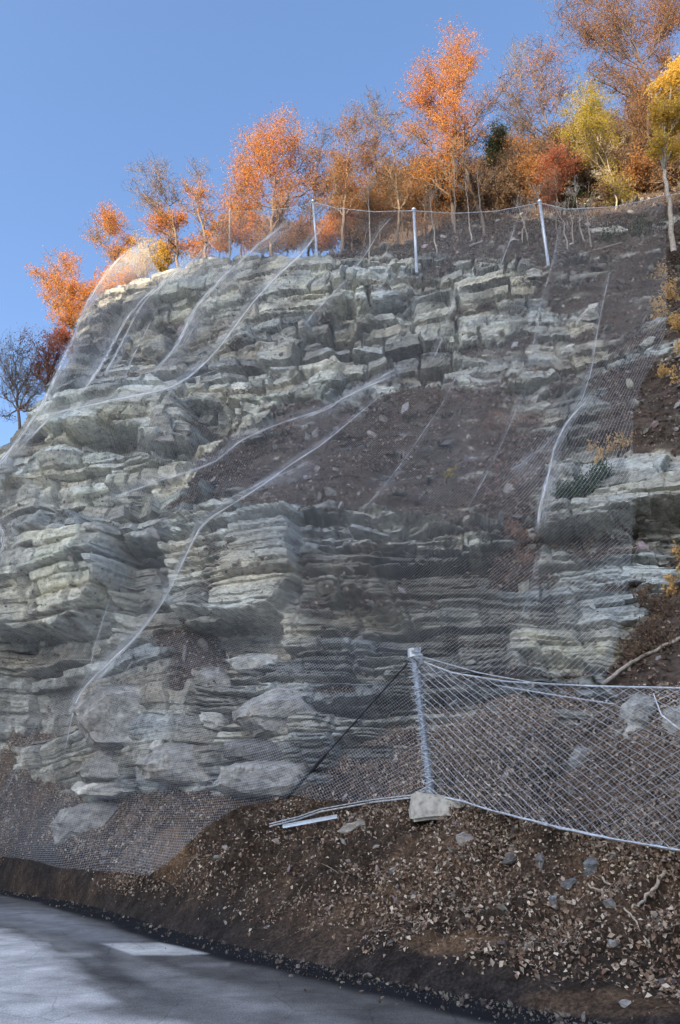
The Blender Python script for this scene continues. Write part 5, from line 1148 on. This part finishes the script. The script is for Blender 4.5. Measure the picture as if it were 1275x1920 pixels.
# ------------------------------------------------------------------ shrubs, fern and sticks
def shrub(cells, kind, label, seed, name='shrub', leaf=.09, cat='shrub', stem=True, nstem=6, group=None, off=.25):
    """cells: (px, py, r px, leaves)"""
    rs = np.random.default_rng(seed); cx, cy_ = cells[0][0], cells[0][1]
    l_, _n = hit(cx, cy_ + cells[0][2] * .5); root = empty(name, l_); tag(root, label, cat, group)
    sb = MB(); lb = MB()
    for x, y, r_, nl in cells:
        h_, _n = hit(x, y); c0 = np.array(h_) + np.array([0, -off, 0]); rr = 1.35 * r_ / ppm(x, y, h_.y)
        for q in range(nstem):
            d_ = rs.normal(size=3); d_[2] = d_[2] * .7; d_ /= np.linalg.norm(d_)
            e_ = c0 + d_ * rr * rs.uniform(.5, 1.1); s2 = bez(np.array(h_) + np.array([0, .1, -rr * .6]), e_, np.array([0, -.1, 0]), 6, .08, rs)
            sb.tube(s2, np.linspace(.014, .004, 6), 3, False)
            k = max(1, int(nl * 2.6 / nstem)); t_ = rs.integers(2, 6, k); c_ = s2[t_] + rs.normal(0, rr * .17, (k, 3)); lb.leaves(c_, leaf, rs)
    sb.build('stems', M_BARK, root); lb.build('leaves', LEAF[kind], root)
shrub([(1245, 520, 26, 160), (1262, 560, 26, 180), (1230, 590, 20, 120), (1268, 610, 22, 150)], 'tan', 'tan leaved shrub at the right edge above the net end', 1, leaf=.12)
shrub([(1262, 660, 24, 170), (1245, 700, 20, 130), (1270, 715, 18, 110)], 'tan', 'tan shrub hanging over bare earth on the right', 2, leaf=.11)
shrub([(1165, 832, 16, 90), (1135, 848, 16, 90), (1122, 868, 10, 40), (1105, 842, 10, 30)], 'tan', 'small spray of gold leaves over the green fern', 3, leaf=.08)
shrub([(1265, 1040, 16, 90), (1268, 1085, 18, 110), (1255, 1110, 16, 80)], 'tan', 'orange tan leaf cluster low at the right edge', 4, leaf=.08)
shrub([(1210, 1170, 32, 260), (1180, 1215, 28, 220), (1250, 1140, 28, 200), (1240, 1200, 30, 200), (1200, 1120, 24, 120)], 'dull', 'withered brown shrub at the foot of the cliff right of the net', 5, leaf=.075, nstem=12)
shrub([(1100, 905, 24, 260), (1070, 920, 20, 200), (1130, 890, 20, 180), (1045, 925, 14, 90)], 'fern', 'dark green fern clump on the pale ledge', 6, 'fern', leaf=.07, cat='fern', nstem=14)
shrub([(950, 800, 26, 110), (985, 790, 22, 90), (915, 795, 18, 60)], 'pink', 'pinkish dead leaves on a bush in the dark gully', 7, leaf=.09)
shrub([(870, 745, 24, 70), (900, 755, 18, 60), (830, 742, 22, 50)], 'pink', 'faded leafy twigs at the top of the dark gully', 8, leaf=.08)
shrub([(975, 1010, 22, 110), (985, 1045, 18, 90), (955, 990, 18, 60)], 'pink', 'dead leafy bush on the ledge beside the bright fold', 9, leaf=.085)
shrub([(935, 880, 18, 40), (925, 925, 20, 60), (955, 905, 16, 40)], 'pink', 'sparse dead twigs low in the dark gully', 10, leaf=.08)
shrub([(1060, 1020, 22, 70), (1090, 1035, 20, 70)], 'dull', 'brown dead weeds under the long pale ledge', 11, leaf=.07)
shrub([(840, 890, 12, 50)], 'olive', 'small yellow green tuft in the earth gully', 12, leaf=.07)
shrub([(1175, 440, 24, 160), (1215, 425, 24, 160), (1145, 452, 20, 110)], 'green', 'dark green undergrowth behind the right end of the net', 13, leaf=.12)
shrub([(1095, 365, 18, 150), (1120, 350, 16, 120), (1080, 385, 16, 100)], 'green', 'green bush beside the mossy ledge rock', 14, leaf=.12)
def stick(pts, r0, r1, label, mat=M_WOOD, off=.12, name='stick', cat='stick', abs_off=None):
    mb = MB(); q = []
    for x, y in pts:
        h_, _n = hit(x, y); q.append(P(np.float64(x), np.float64(y), h_.y - off))
    q = np.array(q); n_ = 14; t = np.linspace(0, len(q) - 1, n_); Q = np.stack([np.interp(t, range(len(q)), q[:, k]) for k in range(3)], -1)
    Q[1:-1] += rng.normal(0, .012, (n_ - 2, 3)); mb.tube(Q, np.linspace(r0, r1, n_), 6)
    o_ = mb.build(name, mat, None, True, origin=Q[0]); tag(o_, label, cat)
stick([(1128, 1284), (1165, 1255), (1200, 1232), (1240, 1215), (1300, 1185)], .045, .03, 'long fallen branch slanting up to the right above the fence', M_BARKL, name='branch', cat='branch')
stick([(1130, 1645), (1155, 1670), (1178, 1712), (1198, 1735), (1218, 1768)], .014, .007, 'thin pale crooked stick on the lower leaf slope', off=.08)
stick([(1246, 1634), (1225, 1665), (1205, 1690), (1185, 1702)], .022, .012, 'short thick pale stick below the fence rope', off=.08)
stick([(1100, 1660), (1128, 1668), (1150, 1676)], .012, .006, 'small twig crossing beside the upright stone', off=.08)
stick([(1010, 505), (1060, 485), (1110, 470), (1165, 455)], .05, .03, 'long log lying along the crest behind the net', M_BARKL, off=.1, name='log', cat='log')
stick([(880, 462), (905, 452)], .05, .04, 'short cut log on the crest between the middle poles', M_BARKL, off=.1, name='log', cat='log')
stick([(520, 1190), (430, 1240), (424, 1222)][1:], .02, .01, 'short broken root poking up behind the jutting slab', M_BARKL, off=.5)
stick([(560, 497), (545, 510), (538, 520)], .03, .015, 'dead root hanging over the crest beside the second pole', M_BARKL, off=.15)
